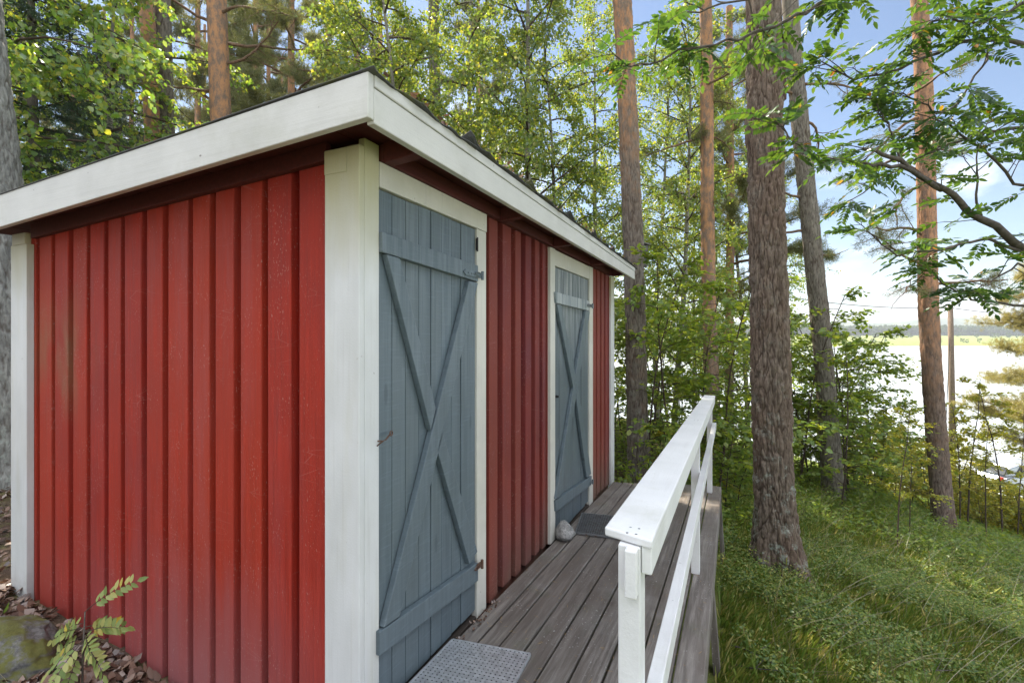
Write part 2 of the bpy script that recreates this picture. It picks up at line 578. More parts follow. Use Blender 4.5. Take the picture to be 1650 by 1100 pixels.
M = {}
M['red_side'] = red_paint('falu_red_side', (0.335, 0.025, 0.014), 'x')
M['red_front'] = red_paint('falu_red_front', (0.20, 0.033, 0.027), 'y')  # bluish sky reflection on the front wall put into this tint
M['white'] = warm_tinted_white('white_trim')
M['fascia_x'] = white_paint('white_fascia_side', (0.60, 0.59, 0.56), 0, 0.55)
M['fascia_y'] = white_paint('white_fascia_front', (0.57, 0.56, 0.53), 1, 0.6)
M['cream'] = white_paint('cream_frame', (0.58, 0.55, 0.43), 1, 0.25)
M['jamb'] = white_paint('white_jamb', (0.60, 0.58, 0.52), 2, 0.5)
M['rail'] = white_paint('white_rail', (0.70, 0.70, 0.70), 1, 0.25)
M['blue'] = blue_paint('blue_grey_door')
M['blue_worn'] = blue_paint('blue_grey_door_worn', 0.75, (0.092, 0.120, 0.140))
M['brace'] = blue_paint('blue_grey_brace', 0.1, (0.102, 0.134, 0.156))
M['brace_pale'] = blue_paint('blue_grey_brace_pale', 1.0, (0.17, 0.21, 0.235))
M['deck'] = deck_wood('weathered_deck', 1)
M['post_wood'] = deck_wood('weathered_post', 2)
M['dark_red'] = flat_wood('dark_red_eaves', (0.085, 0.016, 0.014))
M['felt'] = felt('roofing_felt')
M['zinc'] = metal('zinc_grate', (0.62, 0.64, 0.67), 0.5)
M['steel'] = metal('steel_strap', (0.22, 0.25, 0.27), 0.5, 0.4)
M['rusty'] = metal('rusty_iron', (0.20, 0.13, 0.10), 0.7, 1.0)
M['iron'] = metal('black_iron', (0.05, 0.05, 0.05), 0.6, 0.3)
M['void'] = flat_wood('dark_sill', (0.05, 0.04, 0.033))
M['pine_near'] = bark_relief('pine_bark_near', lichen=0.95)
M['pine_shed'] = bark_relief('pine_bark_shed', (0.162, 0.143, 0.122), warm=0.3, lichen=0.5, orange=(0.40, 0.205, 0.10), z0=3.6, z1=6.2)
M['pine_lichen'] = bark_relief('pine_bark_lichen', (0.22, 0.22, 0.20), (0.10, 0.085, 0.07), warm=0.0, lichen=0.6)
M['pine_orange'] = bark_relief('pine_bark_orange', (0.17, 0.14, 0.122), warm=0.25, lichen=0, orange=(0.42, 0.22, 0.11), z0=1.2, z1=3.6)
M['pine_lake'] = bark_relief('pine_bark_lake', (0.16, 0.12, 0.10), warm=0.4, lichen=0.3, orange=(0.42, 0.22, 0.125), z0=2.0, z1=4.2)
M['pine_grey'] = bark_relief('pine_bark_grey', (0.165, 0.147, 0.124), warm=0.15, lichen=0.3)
M['birch'] = bark_birch('birch_bark')
M['twig'] = bark_plain('twig_bark', (0.075, 0.055, 0.042))
M['pine_twig'] = bark_plain('pine_branch_bark', (0.16, 0.10, 0.065))
M['rowan_bark'] = bark_plain('rowan_bark', (0.085, 0.072, 0.06), 40)
M['leaf_birch'] = leaf_mat('birch_leaf', [(0.0, (0.075, 0.140, 0.026)), (0.45, (0.115, 0.180, 0.030)), (0.8, (0.165, 0.215, 0.034)), (1.0, (0.25, 0.26, 0.04))], (2.6, 2.2, 1.1), 0.5)
M['leaf_near'] = leaf_mat('near_birch_leaf', [(0.0, (0.085, 0.175, 0.030)), (0.5, (0.135, 0.23, 0.038)), (0.85, (0.20, 0.265, 0.042)), (1.0, (0.32, 0.32, 0.05))], (2.4, 2.1, 1.0), 0.48)
M['leaf_sap'] = leaf_mat('sapling_leaf', [(0.0, (0.095, 0.165, 0.032)), (0.5, (0.145, 0.215, 0.040)), (1.0, (0.22, 0.26, 0.046))], (2.4, 2.1, 0.9), 0.5, 0.03)
M['leaf_sun_tint'] = leaf_mat('sapling_leaf_sun_tint', [(0.0, (0.15, 0.195, 0.03)), (0.5, (0.24, 0.255, 0.036)), (1.0, (0.34, 0.30, 0.042))], (2.2, 1.9, 0.9), 0.5, 0.03)  # sunlit copy of the sapling leaf, yellow sunlight put into the colour
M['leaf_rowan'] = leaf_mat('rowan_leaf', [(0.0, (0.026, 0.066, 0.018)), (0.55, (0.046, 0.096, 0.022)), (0.980, (0.075, 0.13, 0.024)), (0.992, (0.24, 0.15, 0.02)), (1.0, (0.16, 0.07, 0.03))], (2.4, 2.1, 0.9), 0.45, 0.04)
M['leaf_pale'] = leaf_mat('yellowing_rowan_leaf', [(0.0, (0.17, 0.24, 0.075)), (0.5, (0.26, 0.32, 0.105)), (0.92, (0.42, 0.41, 0.14)), (1.0, (0.5, 0.36, 0.03))], (1.3, 1.3, 0.8), 0.35, 0.02)
M['needle'] = leaf_mat('pine_needle', [(0.0, (0.090, 0.115, 0.045)), (0.6, (0.14, 0.155, 0.060)), (1.0, (0.22, 0.20, 0.085))], (1.6, 1.5, 0.9), 0.4, 0.03)
M['needle_sun_tint'] = leaf_mat('pine_needle_sun_tint', [(0.0, (0.20, 0.20, 0.06)), (0.6, (0.33, 0.29, 0.09)), (1.0, (0.45, 0.36, 0.12))], (1.5, 1.4, 0.9), 0.35, 0.06)  # sunlit copy of the needles, golden light painted into the colour
M['spruce'] = leaf_mat('spruce_needle', [(0.0, (0.018, 0.040, 0.018)), (0.7, (0.032, 0.066, 0.024)), (1.0, (0.06, 0.10, 0.03))], (1.5, 1.6, 0.8), 0.25, 0.06)
M['grass'] = leaf_mat('grass_blade', [(0.0, (0.115, 0.195, 0.032)), (0.55, (0.20, 0.265, 0.050)), (0.82, (0.31, 0.31, 0.080)), (1.0, (0.50, 0.43, 0.22))], (2.0, 1.9, 0.9), 0.4, 0.03)
M['straw'] = leaf_mat('dry_grass', [(0.0, (0.20, 0.19, 0.10)), (0.5, (0.30, 0.27, 0.14)), (1.0, (0.40, 0.33, 0.2))], (1.2, 1.1, 0.8), 0.3)
M['herb'] = leaf_mat('berry_scrub_leaf', [(0.0, (0.070, 0.130, 0.028)), (0.5, (0.135, 0.205, 0.042)), (0.85, (0.25, 0.285, 0.065)), (1.0, (0.38, 0.32, 0.10))], (2.0, 1.9, 0.9), 0.4, 0.035)
M['litter'] = leaf_mat('fallen_leaf', [(0.0, (0.08, 0.048, 0.034)), (0.5, (0.17, 0.10, 0.07)), (0.85, (0.28, 0.19, 0.14)), (1.0, (0.36, 0.30, 0.27))], (1.2, 1.0, 0.8), 0.15, 0.05)
M['pineneedle_litter'] = leaf_mat('fallen_needle', [(0.0, (0.25, 0.15, 0.06)), (1.0, (0.40, 0.27, 0.12))], (1, 1, 1), 0.1)


def ground_mat():
    m, nt, out = newmat('forest_floor')
    co = worldco(nt)
    a = nz(nt, co, 1.1, 5, 0.6)
    b = nz(nt, co, 7.0, 5, 0.65)
    f = nz(nt, co, 60.0, 4, 0.7)
    moss = mixc(nt, f, (0.075, 0.125, 0.020), (0.20, 0.235, 0.045))
    soil = mixc(nt, f, (0.050, 0.034, 0.024), (0.17, 0.115, 0.08))
    dry = mixc(nt, f, (0.14, 0.125, 0.045), (0.28, 0.235, 0.10))
    z = nd(nt, 'ShaderNodeSeparateXYZ', Vector=co).outputs
    left = maprange(nt, z[0], 0.9, 0.2)
    fac = mth(nt, 'ADD', maprange(nt, b, 0.44, 0.62), mth(nt, 'MULTIPLY', left, 0.8), clamp=True)
    fac = mth(nt, 'MULTIPLY', fac, mth(nt, 'ADD', 0.25, mth(nt, 'MULTIPLY', left, 0.75)), clamp=True)
    c = mixc(nt, fac, moss, soil)
    c = mixc(nt, maprange(nt, a, 0.5, 0.68, 0, 0.65), c, dry)
    princ(nt, out, c, 0.9, bump(nt, mth(nt, 'ADD', f, b), 0.8, 0.03), 0.2)
    return m


def rock_mat(name, mossy, k=1.0):
    m, nt, out = newmat(name)
    co = objco(nt)
    a = nz(nt, co, 16.0, 7, 0.7)
    f = nz(nt, co, 85.0, 4, 0.7)
    c = mixc(nt, maprange(nt, a, 0.35, 0.65), (0.15 * k, 0.145 * k, 0.14 * k), (0.30 * k, 0.29 * k, 0.275 * k))
    c = mixc(nt, maprange(nt, f, 0.38, 0.66, 0, 0.8), c, (0.075 * k, 0.075 * k, 0.075 * k))
    if mossy:
        nrm = nd(nt, 'ShaderNodeNewGeometry').outputs['Normal']
        up = nd(nt, 'ShaderNodeSeparateXYZ', Vector=nrm).outputs[2]
        mm = mth(nt, 'MULTIPLY', maprange(nt, nz(nt, co, 6.0, 6, 0.7), 0.44, 0.52), maprange(nt, up, 0.1, 0.6))
        c = mixc(nt, mm, c, mixc(nt, f, (0.05, 0.055, 0.016), (0.16, 0.155, 0.04)))
    princ(nt, out, c, 0.85, bump(nt, mth(nt, 'ADD', a, mth(nt, 'MULTIPLY', f, 0.4)), 0.6, 0.01), 0.3)
    return m


M['ground'] = ground_mat()
M['boulder'] = rock_mat('mossy_granite', True, 0.72)
M['stone'] = rock_mat('grey_stone', False, 1.45)


def water_mat():
    m, nt, out = newmat('lake_water')
    co = worldco(nt)
    w = nz(nt, mapped(nt, co, (0.5, 1.6, 1), rot=(0, 0, 0.4)), 1.2, 4, 0.6)
    princ(nt, out, (0.50, 0.53, 0.53), 0.14, bump(nt, w, 0.12, 0.15), 0.9)
    return m


def field_mat():
    m, nt, out = newmat('far_meadow')
    co = worldco(nt)
    a = nz(nt, mapped(nt, co, (0.01, 0.03, 0.03)), 1.0, 4)
    c = mixc(nt, maprange(nt, a, 0.35, 0.65), (0.24, 0.25, 0.06), (0.15, 0.20, 0.05))
    princ(nt, out, c, 0.9, None, 0.2)
    return m


def hill_mat():
    m, nt, out = newmat('forested_hill')
    co = worldco(nt)
    a = nz(nt, co, 0.012, 5, 0.6)
    f = nz(nt, mapped(nt, co, (0.08, 0.08, 0.04)), 1.0, 4, 0.7)
    c = mixc(nt, maprange(nt, f, 0.3, 0.7), (0.022, 0.05, 0.02), (0.075, 0.12, 0.035))
    c = mixc(nt, maprange(nt, a, 0.55, 0.62, 0, 0.7), c, (0.17, 0.19, 0.06))
    princ(nt, out, c, 0.95, bump(nt, f, 1.0, 6.0), 0.1)
    return m


M['water'], M['field'], M['hill'] = water_mat(), field_mat(), hill_mat()
M['far_leaf'] = leaf_mat('far_wood_leaf', [(0, (0.03, 0.06, 0.02)), (1, (0.08, 0.12, 0.03))], (1.5, 1.5, 1), 0.3, 0.0)


def simple(name, col, rough=0.5, metalv=0.0, spec=0.5):
    m, nt, out = newmat(name)
    g = nz(nt, objco(nt), 14.0, 3)
    c = mixc(nt, g, [v * 0.9 for v in col], [min(1, v * 1.08) for v in col])
    princ(nt, out, c, rough, None, spec, metalv)
    return m


M['car'] = simple('silver_car_paint', (0.5, 0.53, 0.57), 0.25, 0.5)
M['car_glass'] = simple('car_glass', (0.02, 0.025, 0.03), 0.05)
M['tyre'] = simple('tyre_rubber', (0.02, 0.02, 0.02), 0.8)
M['rim'] = simple('wheel_rim', (0.4, 0.4, 0.42), 0.3, 0.8)
M['lamp'] = simple('lamp_glass', (0.7, 0.7, 0.72), 0.1)
M['tail'] = simple('tail_lamp', (0.4, 0.02, 0.02), 0.2)
M['pole'] = bark_plain('pole_wood', (0.16, 0.12, 0.09), 18)
M['wire'] = simple('wire_black', (0.03, 0.03, 0.03), 0.6)
M['nest_brown'] = flat_wood('nest_box_brown', (0.075, 0.042, 0.032), 0.8, (40, 40, 3))
M['nest_grey'] = flat_wood('nest_box_grey', (0.16, 0.155, 0.15), 0.8, (40, 40, 3))


def dz(y):
    """height of the deck top, which falls gently away"""
    return 0.07 - 0.05 * y


#=SHED=#
# ================================================================== the shed
shed = empty('garden_shed', (-1.15, 1.8, 0))
tag(shed, 'low red board shed with white trim, two blue grey doors and a flat felt roof', 'shed')


def sub(mb, name, mats, parent=None, bevel=0.003, smooth=False):
    o = mb.build(name, mats, None, smooth, bevel)
    p = parent or shed
    o.parent = p
    w = Vector((0, 0, 0))
    q = p
    while q is not None:
        w += q.location; q = q.parent
    o.location = -w if p is shed else (0, 0, 0)
    if p is not shed:
        o.location = (0, 0, 0)
    return o


random.seed(4)
# --- side wall (faces -y): raised boards over a recessed backing
YF, YB = 0.032, 0.072
mb = MB()
mb.box(-2.30, -0.02, YB, YB + 0.02, -0.35, 1.97)
gaps = [ony(px, 700, YF)[0] for px in (58, 83, 110, 138, 167, 194, 228, 261, 301, 337, 376, 420, 469)] + [-0.145]
edge = -2.20
for i, g in enumerate(gaps):
    a, b = edge, g
    j = random.uniform(-0.002, 0.002)
    k = random.uniform(-0.004, 0.004)
    mb.hexa([(a, YF + j, -0.35), (b, YF + j, -0.35), (b, YB, -0.35), (a, YB, -0.35),
             (a + k, YF + j, 1.96), (b + k, YF + j, 1.96), (b + k, YB, 1.96), (a + k, YB, 1.96)])
    edge = g + 0.037
mb.box(edge - 0.01, -0.06, YF, YB, -0.35, 1.96)
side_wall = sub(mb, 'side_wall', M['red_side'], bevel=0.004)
# --- front wall (faces +x)
XF, XB = -0.020, -0.054
mb = MB()
mb.box(XB - 0.02, XB, 0.08, 3.56, -0.45, 1.97)
faces = [(0.855, 0.886), (0.942, 1.036), (1.094, 1.20), (1.26, 1.338), (1.402, 1.49), (1.552, 1.625), (1.683, 1.738), (1.768, 1.80),
         (2.80, 2.842), (2.90, 3.005), (3.055, 3.16), (3.21, 3.31), (3.36, 3.46), (3.49, 3.52)]
for a, b in faces:
    j = random.uniform(-0.002, 0.002)
    mb.box(XB, XF + j, a, b, dz(b) - 0.02 + random.uniform(0, 0.02), 1.96)
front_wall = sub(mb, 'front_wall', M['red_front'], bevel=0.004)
# back and far walls, plain boards (out of sight but really there)
mb = MB()
mb.box(-2.30, -2.28, 0.07, 3.5, -0.5, 1.86)
mb.box(-2.28, -0.07, 3.53, 3.55, -0.6, 1.9)
sub(mb, 'rear_wall', M['red_front'])


def slopez(x):
    """underside of the roof boards at distance x from the front wall"""
    return 1.985 + 0.040 * (x - 0.0)


# --- eaves: roof boards, friezes, rafters
mb = MB()
y0, y1, x0, x1 = -0.145, 3.70, -2.52, 0.158
nb = 12
for i in range(nb):
    a = x0 + (x1 - x0) * i / nb; b = x0 + (x1 - x0) * (i + 1) / nb - 0.004
    mb.hexa([(a, y0, slopez(a)), (b, y0, slopez(b)), (b, y1, slopez(b)), (a, y1, slopez(a)),
             (a, y0, slopez(a) + .018), (b, y0, slopez(b) + .018), (b, y1, slopez(b) + .018), (a, y1, slopez(a) + .018)])
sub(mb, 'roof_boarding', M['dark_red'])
mb = MB()
mb.hexa([(-2.14, 0.006, 1.825), (-0.15, 0.006, 1.915), (-0.15, YF, 1.915), (-2.14, YF, 1.825),
         (-2.14, 0.006, 1.90), (-0.15, 0.006, 1.977), (-0.15, YF, 1.977), (-2.14, YF, 1.90)])
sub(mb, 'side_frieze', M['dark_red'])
mb = MB()
mb.box(-0.018, 0.012, 0.10, 3.50, 1.921, 1.978)
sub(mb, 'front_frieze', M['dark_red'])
for y in (0.125, 1.02, 1.81, 2.72, 3.48):
    mb = MB()
    mb.hexa([(0.013, y - .024, 1.915), (0.156, y - .024, 1.925), (0.156, y + .024, 1.925), (0.013, y + .024, 1.915),
             (0.013, y - .024, 1.983), (0.156, y - .024, 1.988), (0.156, y + .024, 1.988), (0.013, y + .024, 1.983)])
    sub(mb, 'rafter_end', M['dark_red'])

# --- fascia boards
mb = MB()
ft = lambda x: 2.046 + 0.0345 * (x - 0.178)
fb = lambda x: 1.922 + 0.045 * (x - 0.178)
xs = [0.186, -0.6, -1.4, -2.1, -2.55]
for a, b in zip(xs[:-1], xs[1:]):
    pass
a, b = 0.186, -2.55
mb.hexa([(a, -0.172, fb(a)), (b, -0.172, fb(b)), (b, -0.148, fb(b)), (a, -0.148, fb(a)),
         (a, -0.172, ft(a)), (b, -0.172, ft(b)), (b, -0.148, ft(b)), (a, -0.148, ft(a))])
sub(mb, 'fascia_board', M['fascia_x'])
mb = MB()
y0, y1 = -0.1475, 3.74
mb.hexa([(0.160, y0, 1.914), (0.186, y0, 1.914), (0.186, y1, 1.905), (0.160, y1, 1.905),
         (0.160, y0, 2.012), (0.186, y0, 2.012), (0.186, y1, 1.985), (0.160, y1, 1.985)])
sub(mb, 'fascia_board', M['fascia_y'])
mb = MB()
mb.hexa([(0.160, y0, 2.0135), (0.190, y0, 2.0135), (0.190, y1, 1.9865), (0.160, y1, 1.9865),
         (0.160, y0, 2.048), (0.190, y0, 2.048), (0.190, y1, 2.020), (0.160, y1, 2.020)])
sub(mb, 'fascia_trim', M['fascia_y'])

# --- roof covering: overlapping felt sheets with a ragged, curled front edge
roof = None
edges_y = [-0.1755, 0.36, 0.95, 1.55, 2.13, 2.72, 3.28, 3.79]
for i in range(len(edges_y) - 1):
    mb = MB()
    ya, yb = edges_y[i], edges_y[i + 1] + 0.06
    ny, nx = 26, 26
    for iy in range(ny + 1):
        for ix in range(nx + 1):
            v = iy / ny; u = (ix / nx) ** 0.5
            y = ya + (yb - ya) * v
            edge_x = 0.201 + 0.013 * noise.noise((y * 9, i * 3.1, 0)) + 0.006 * noise.noise((y * 31, i * 3.1, 4))
            x = -2.56 + (edge_x + 2.56) * u
            base = 2.048 + 0.037 * (x - 0.178) - 0.0072 * max(0, y) + 0.001
            lap = (0.013 if i else 0.001) * (1 - v)
            curl = max(0, (x - 0.10) / 0.11)
            z = base + lap * 0.8 + curl ** 2 * (0.013 * noise.noise((y * 7, 2.2 + i, 1.0)) + 0.007 * noise.noise((y * 19, 5.2 + i, 1.0)) + (0.034 if i else 0) * math.exp(-((y - ya) / 0.035) ** 2) - 0.004)
            z += 0.0025 * noise.noise((x * 5, y * 5, i))
            mb.v.append((x, y, z))
    for iy in range(ny):
        for ix in range(nx):
            b = iy * (nx + 1) + ix
            mb.f.append((b, b + 1, b + nx + 2, b + nx + 1)); mb.m.append(0)
    o = sub(mb, 'roofing_sheet', M['felt'], bevel=0, smooth=True)
    md = o.modifiers.new('thick', 'SOLIDIFY'); md.thickness = 0.004; md.offset = 1

# --- corner boards
mb = MB()
mb.box(-0.148, -0.0005, 0.0, 0.024, -0.38, 1.944)
sub(mb, 'corner_board', M['white'])
mb = MB()
mb.box(-0.026, 0.0, 0.0245, 0.095, -0.38, 1.972)
sub(mb, 'corner_board', M['white'])
mb = MB()
mb.box(-0.146, -0.052, -0.004, -0.0005, 1.862, 1.940)
sub(mb, 'trim_block', M['white'], bevel=0.002)
mb = MB()
mb.box(-2.330, -2.165, 0.0, 0.031, -0.25, 1.80)
sub(mb, 'corner_board', M['white'])
mb = MB()
mb.box(-2.330, -2.195, 0.004, 0.031, 1.801, 1.86)
sub(mb, 'trim_block', M['white'])
mb = MB()
mb.box(-0.03, 0.0, 3.50, 3.645, -0.5, 1.918)
sub(mb, 'corner_board', M['white'])

# --- door frames
mb = MB()
mb.box(-0.03, 0.0, 0.778, 0.870, dz(0.8) - 0.012, 1.832)
mb.box(-0.03, 0.0015, 0.0965, 0.875, 1.8335, 1.9195)
fr1 = sub(mb, 'door_frame', M['jamb'])
mb = MB()
mb.box(-0.03, 0.0, 1.775, 1.868, dz(1.8) - 0.01, 1.916)
mb.box(-0.03, 0.0, 2.72, 2.83, dz(2.8) - 0.01, 1.916)
mb.box(-0.03, -0.002, 1.869, 2.719, 1.806, 1.912)
fr2 = sub(mb, 'door_frame', M['jamb'])


def make_door(y0, y1, zb, zt, seams, plank_mat, brace_mat, pale_mat, quads, label):
    d = empty('door', (0, 0, 0))
    d.parent = shed
    d.location = -shed.location
    d['label'] = label
    XD = -0.010
    mb = MB()
    ys = [y0] + seams + [y1]
    for i in range(len(ys) - 1):
        j = random.uniform(-0.0025, 0.0015)
        mb.box(XD - 0.022, XD + j, ys[i] + 0.0016, ys[i + 1] - 0.0016, zb + random.uniform(0, 0.006), zt - random.uniform(0, 0.004))
    p = mb.build('planks', plank_mat, d, False, 0.002)
    for k, q in enumerate(quads):
        mb = MB()
        mb.quadx(q, XD + 0.001, XD + 0.025)
        mb.build('brace', pale_mat if k == 0 else brace_mat, d, False, 0.0025)
    return d


XB2 = 0.016
P1 = lambda *pts: [onx(x, y, XB2) for x, y in pts]
s1 = [onx(x, 1000, -0.010)[0] for x in (632, 654, 675, 694.5, 711, 728, 742.5)]
quads1 = [P1((617, 373), (771, 428), (771, 454), (617, 406)),
          P1((612, 1018), (771, 906), (771, 935), (612, 1057)),
          P1((757, 452.5), (771, 456), (645, 992), (619, 1011)),
          P1((624, 409.5), (645, 416), (703, 657), (695, 693)),
          P1((705.5, 726), (713, 694), (770, 888), (757, 909))]
door1 = make_door(0.099, 0.776, 0.055, 1.832, s1, M['blue'], M['brace'], M['brace'], quads1, 'blue grey plank door with a cross brace')
s2 = [1.873 + (2.718 - 1.873) * i / 8 for i in range(1, 8)]
quads2 = [P1((895.5, 470), (950, 485), (951, 501), (897, 488)),
          P1((896, 806), (954, 766), (953, 781), (897, 824)),
          P1((944, 500.5), (951, 502), (903, 799.5), (896, 804)),
          P1((898, 489.5), (905, 492), (928, 605), (924, 624)),
          P1((929, 642), (932, 622), (953, 763), (946, 769.5))]
door2 = make_door(1.872, 2.717, -0.045, 1.803, s2, M['blue_worn'], M['brace'], M['brace_pale'], quads2, 'farther blue grey plank door with a paler upper brace')


def door_fit(d, name, mb, mats, bevel=0.001, smooth=False):
    return mb.build(name, mats, d, smooth, bevel)


def strap_hinge(d, y, z, L, mat):
    mb = MB()
    xs0, xs1 = XB2 + 0.0005, XB2 + 0.0045
    q = [(y - L, z), (y - L * 0.86, z - 0.013), (y, z - 0.013), (y, z + 0.013), (y - L * 0.86, z + 0.013)]
    b = len(mb.v)
    mb.v += [(xs0, a, c) for a, c in q] + [(xs1, a, c) for a, c in q]
    mb.f += [(0, 1, 2, 3, 4), (9, 8, 7, 6, 5)] + [(i, (i + 1) % 5, 5 + (i + 1) % 5, 5 + i) for i in range(5)]
    mb.m += [0] * 7
    mb.tube([(xs1 + 0.004, y + 0.006, z - 0.02), (xs1 + 0.004, y + 0.006, z + 0.02)], [0.007, 0.007], 10)
    for t in (0.25, 0.55, 0.75):
        mb.tube([(xs1, y - L * t, z), (xs1 + 0.003, y - L * t, z)], [0.005, 0.004], 8)
    pts = []
    for i in range(13):                                   # ring shaped pull
        a = 2 * math.pi * i / 12
        pts.append((xs1 + 0.004, y - 0.035 + 0.028 * math.cos(a), z + 0.003 + 0.008 * math.sin(a)))
    mb.tube(pts, [0.0025] * 13, 6, cap=False)
    door_fit(d, 'strap_hinge', mb, mat)


strap_hinge(door1, 0.780, 1.612, 0.16, M['brace'])
yh, zh = onx(768, 908, XB2)
strap_hinge(door1, 0.776, zh - 0.015, 0.035, M['rusty'])
yh, zh = onx(949, 492, XB2)
strap_hinge(door2, 2.725, zh, 0.14, M['steel'])
yh, zh = onx(954, 775, XB2)
strap_hinge(door2, 2.725, zh, 0.05, M['steel'])
mb = MB()                                                 # black butt hinge high on the near door
mb.box(-0.004, 0.0025, 0.772, 0.782, 1.73, 1.785)
mb.tube([(0.003, 0.777, 1.725), (0.003, 0.777, 1.79)], [0.004, 0.004], 8)
door_fit(door1, 'butt_hinge', mb, M['iron'])
# hook and eye on the near door
yk, zk = onx(612, 708, 0.01)
mb = MB()
mb.tube([(0.0, 0.088, zk - 0.006), (0.022, 0.086, zk - 0.004), (0.028, 0.095, zk), (0.016, 0.125, zk + 0.006), (0.004, 0.150, zk + 0.008)],
        [0.003] * 5, 6)
ring = [(0.004, 0.152 + 0.008 * math.cos(a * 0.6), zk + 0.008 + 0.008 * math.sin(a * 0.6)) for a in range(12)]
mb.tube(ring, [0.0022] * 12, 6)
mb.tube([(0.0, 0.084, zk - 0.022), (0.012, 0.084, zk - 0.012), (0.024, 0.086, zk - 0.004)], [0.0025] * 3, 6)
door_fit(door1, 'hook', mb, M['rusty'])
mb = MB()
yk, zk = onx(897, 638, -0.01)
mb.tube([(-0.008, 1.90, zk), (0.012, 1.90, zk)], [0.010, 0.008], 10)
mb.bar((0.012, 1.90, zk + 0.02), (0.012, 1.90, zk - 0.02), 0.012, 0.006)
door_fit(door2, 'knob', mb, M['iron'])
# sills under the doors
for a, b, z0_, z1_ in ((0.098, 0.777, -0.06, 0.030), (1.870, 2.718, -0.2, -0.066)):
    mb = MB()
    mb.box(-0.07, -0.004, a, b, z0_, z1_)
    sub(mb, 'door_sill', M['void'])

#=DECK=#
# ================================================================== the deck and what stands on it
deck = empty('wooden_deck', (0.5, 1.7, -0.1))
tag(deck, 'grey weathered plank deck running along the doors of the red shed', 'deck')


def dsub(mb, name, mats, parent, bevel=0.003, smooth=False):
    o = mb.build(name, mats, parent, smooth, bevel)
    o.location = -parent.location
    return o


xe = [0.006, 0.098, 0.193, 0.30, 0.41, 0.52, 0.635, 0.745, 0.872, 0.988]
random.seed(8)
for i in range(9):
    mb = MB()
    a, b = xe[i] + 0.004, xe[i + 1] - 0.004
    n = 40
    ye0, ye1 = -0.62 + random.uniform(0, .02), 3.53 + 0.40 * (a + b) / 2 + random.uniform(-.015, .015)
    for k in range(n + 1):
        y = ye0 + (ye1 - ye0) * k / n
        w = 0.0022 * noise.noise((y * 1.1, i * 5.3, 0)); zz = 0.0028 * noise.noise((y * 1.3, i * 9.1, 4))
        tw = 0.0015 * noise.noise((y * 0.9, i * 2.1, 8))
        t = dz(y) + zz
        mb.v += [(a + w, y, t - 0.028), (b + w, y, t - 0.028), (b + w, y, t - 0.004 - tw), (b + w - .004, y, t - tw), (a + w + .004, y, t + tw), (a + w, y, t - 0.004 + tw)]
    for k in range(n):
        for j in range(6):
            j2 = (j + 1) % 6
            mb.f.append((k * 6 + j, k * 6 + j2, (k + 1) * 6 + j2, (k + 1) * 6 + j)); mb.m.append(0)
    mb.f.append(tuple(range(5, -1, -1))); mb.m.append(0)
    mb.f.append(tuple(n * 6 + j for j in range(6))); mb.m.append(0)
    # nail heads
    dsub(mb, 'plank', M['deck'], deck, 0)
mb = MB()
mb.hexa([(0.945, -0.6, dz(-.6) - 0.13), (0.985, -0.6, dz(-.6) - 0.13), (0.985, 3.90, dz(3.9) - 0.13), (0.945, 3.90, dz(3.9) - 0.13),
         (0.945, -0.6, dz(-.6) - 0.030), (0.985, -0.6, dz(-.6) - 0.030), (0.985, 3.90, dz(3.9) - 0.030), (0.945, 3.90, dz(3.9) - 0.030)])
dsub(mb, 'edge_joist', M['deck'], deck)
mb = MB()
mb.hexa([(0.06, -0.6, dz(-.6) - 0.13), (0.10, -0.6, dz(-.6) - 0.13), (0.10, 3.50, dz(3.5) - 0.13), (0.06, 3.50, dz(3.5) - 0.13),
         (0.06, -0.6, dz(-.6) - 0.030), (0.10, -0.6, dz(-.6) - 0.030), (0.10, 3.50, dz(3.5) - 0.030), (0.06, 3.50, dz(3.5) - 0.030)])
dsub(mb, 'inner_joist', M['deck'], deck)
for y in (0.2, 1.85, 3.80):
    mb = MB()
    mb.hexa([(0.985 + .001, y - .04, bumpy(1, y) - .1), (1.025, y - .04, bumpy(1, y) - .1), (1.025, y + .05, bumpy(1, y) - .1), (0.986, y + .05, bumpy(1, y) - .1),
             (0.952, y - .04, dz(y) - 0.131), (0.984, y - .04, dz(y) - 0.131), (0.984, y + .05, dz(y) - 0.131), (0.952, y + .05, dz(y) - 0.131)])
    dsub(mb, 'support_leg', M['post_wood'], deck)
    mb = MB()
    mb.box(0.055, 0.105, y - .04, y + .05, bumpy(.08, y) - .1, dz(y) - 0.131)
    dsub(mb, 'support_leg', M['post_wood'], deck)

# handrail
rail = empty('handrail', (0.9, 1.7, 0))
tag(rail, 'white painted handrail with two rails along the open side of the deck', 'handrail')
zr = lambda y: 0.924 - 0.0375 * (y + 0.2)
mb = MB()
ya, yb = -0.205, 3.70
mb.hexa([(0.832, ya + .03, zr(ya) - .019), (0.935, ya, zr(ya) - .019), (0.935, yb, zr(yb) - .019), (0.838, yb, zr(yb) - .019),
         (0.832, ya + .03, zr(ya)), (0.935, ya, zr(ya)), (0.935, yb, zr(yb)), (0.838, yb, zr(yb))])
dsub(mb, 'top_rail', M['rail'], rail, 0.004)
mb = MB()
mb.hexa([(0.912, ya + .01, zr(ya) - .075), (0.933, ya + .01, zr(ya) - .075), (0.933, yb - .02, zr(yb) - .075), (0.912, yb - .02, zr(yb) - .075),
         (0.912, ya + .01, zr(ya) - .0195), (0.933, ya + .01, zr(ya) - .0195), (0.933, yb - .02, zr(yb) - .0195), (0.912, yb - .02, zr(yb) - .0195)])
dsub(mb, 'rail_apron', M['rail'], rail, 0.003)
for y in (-0.17, 1.755, 3.63):
    mb = MB()
    mb.box(0.866, 0.911, y - 0.03, y + 0.03, dz(y) - 0.001, zr(y) - 0.0195)
    dsub(mb, 'post', M['rail'], rail, 0.003)
mb = MB()
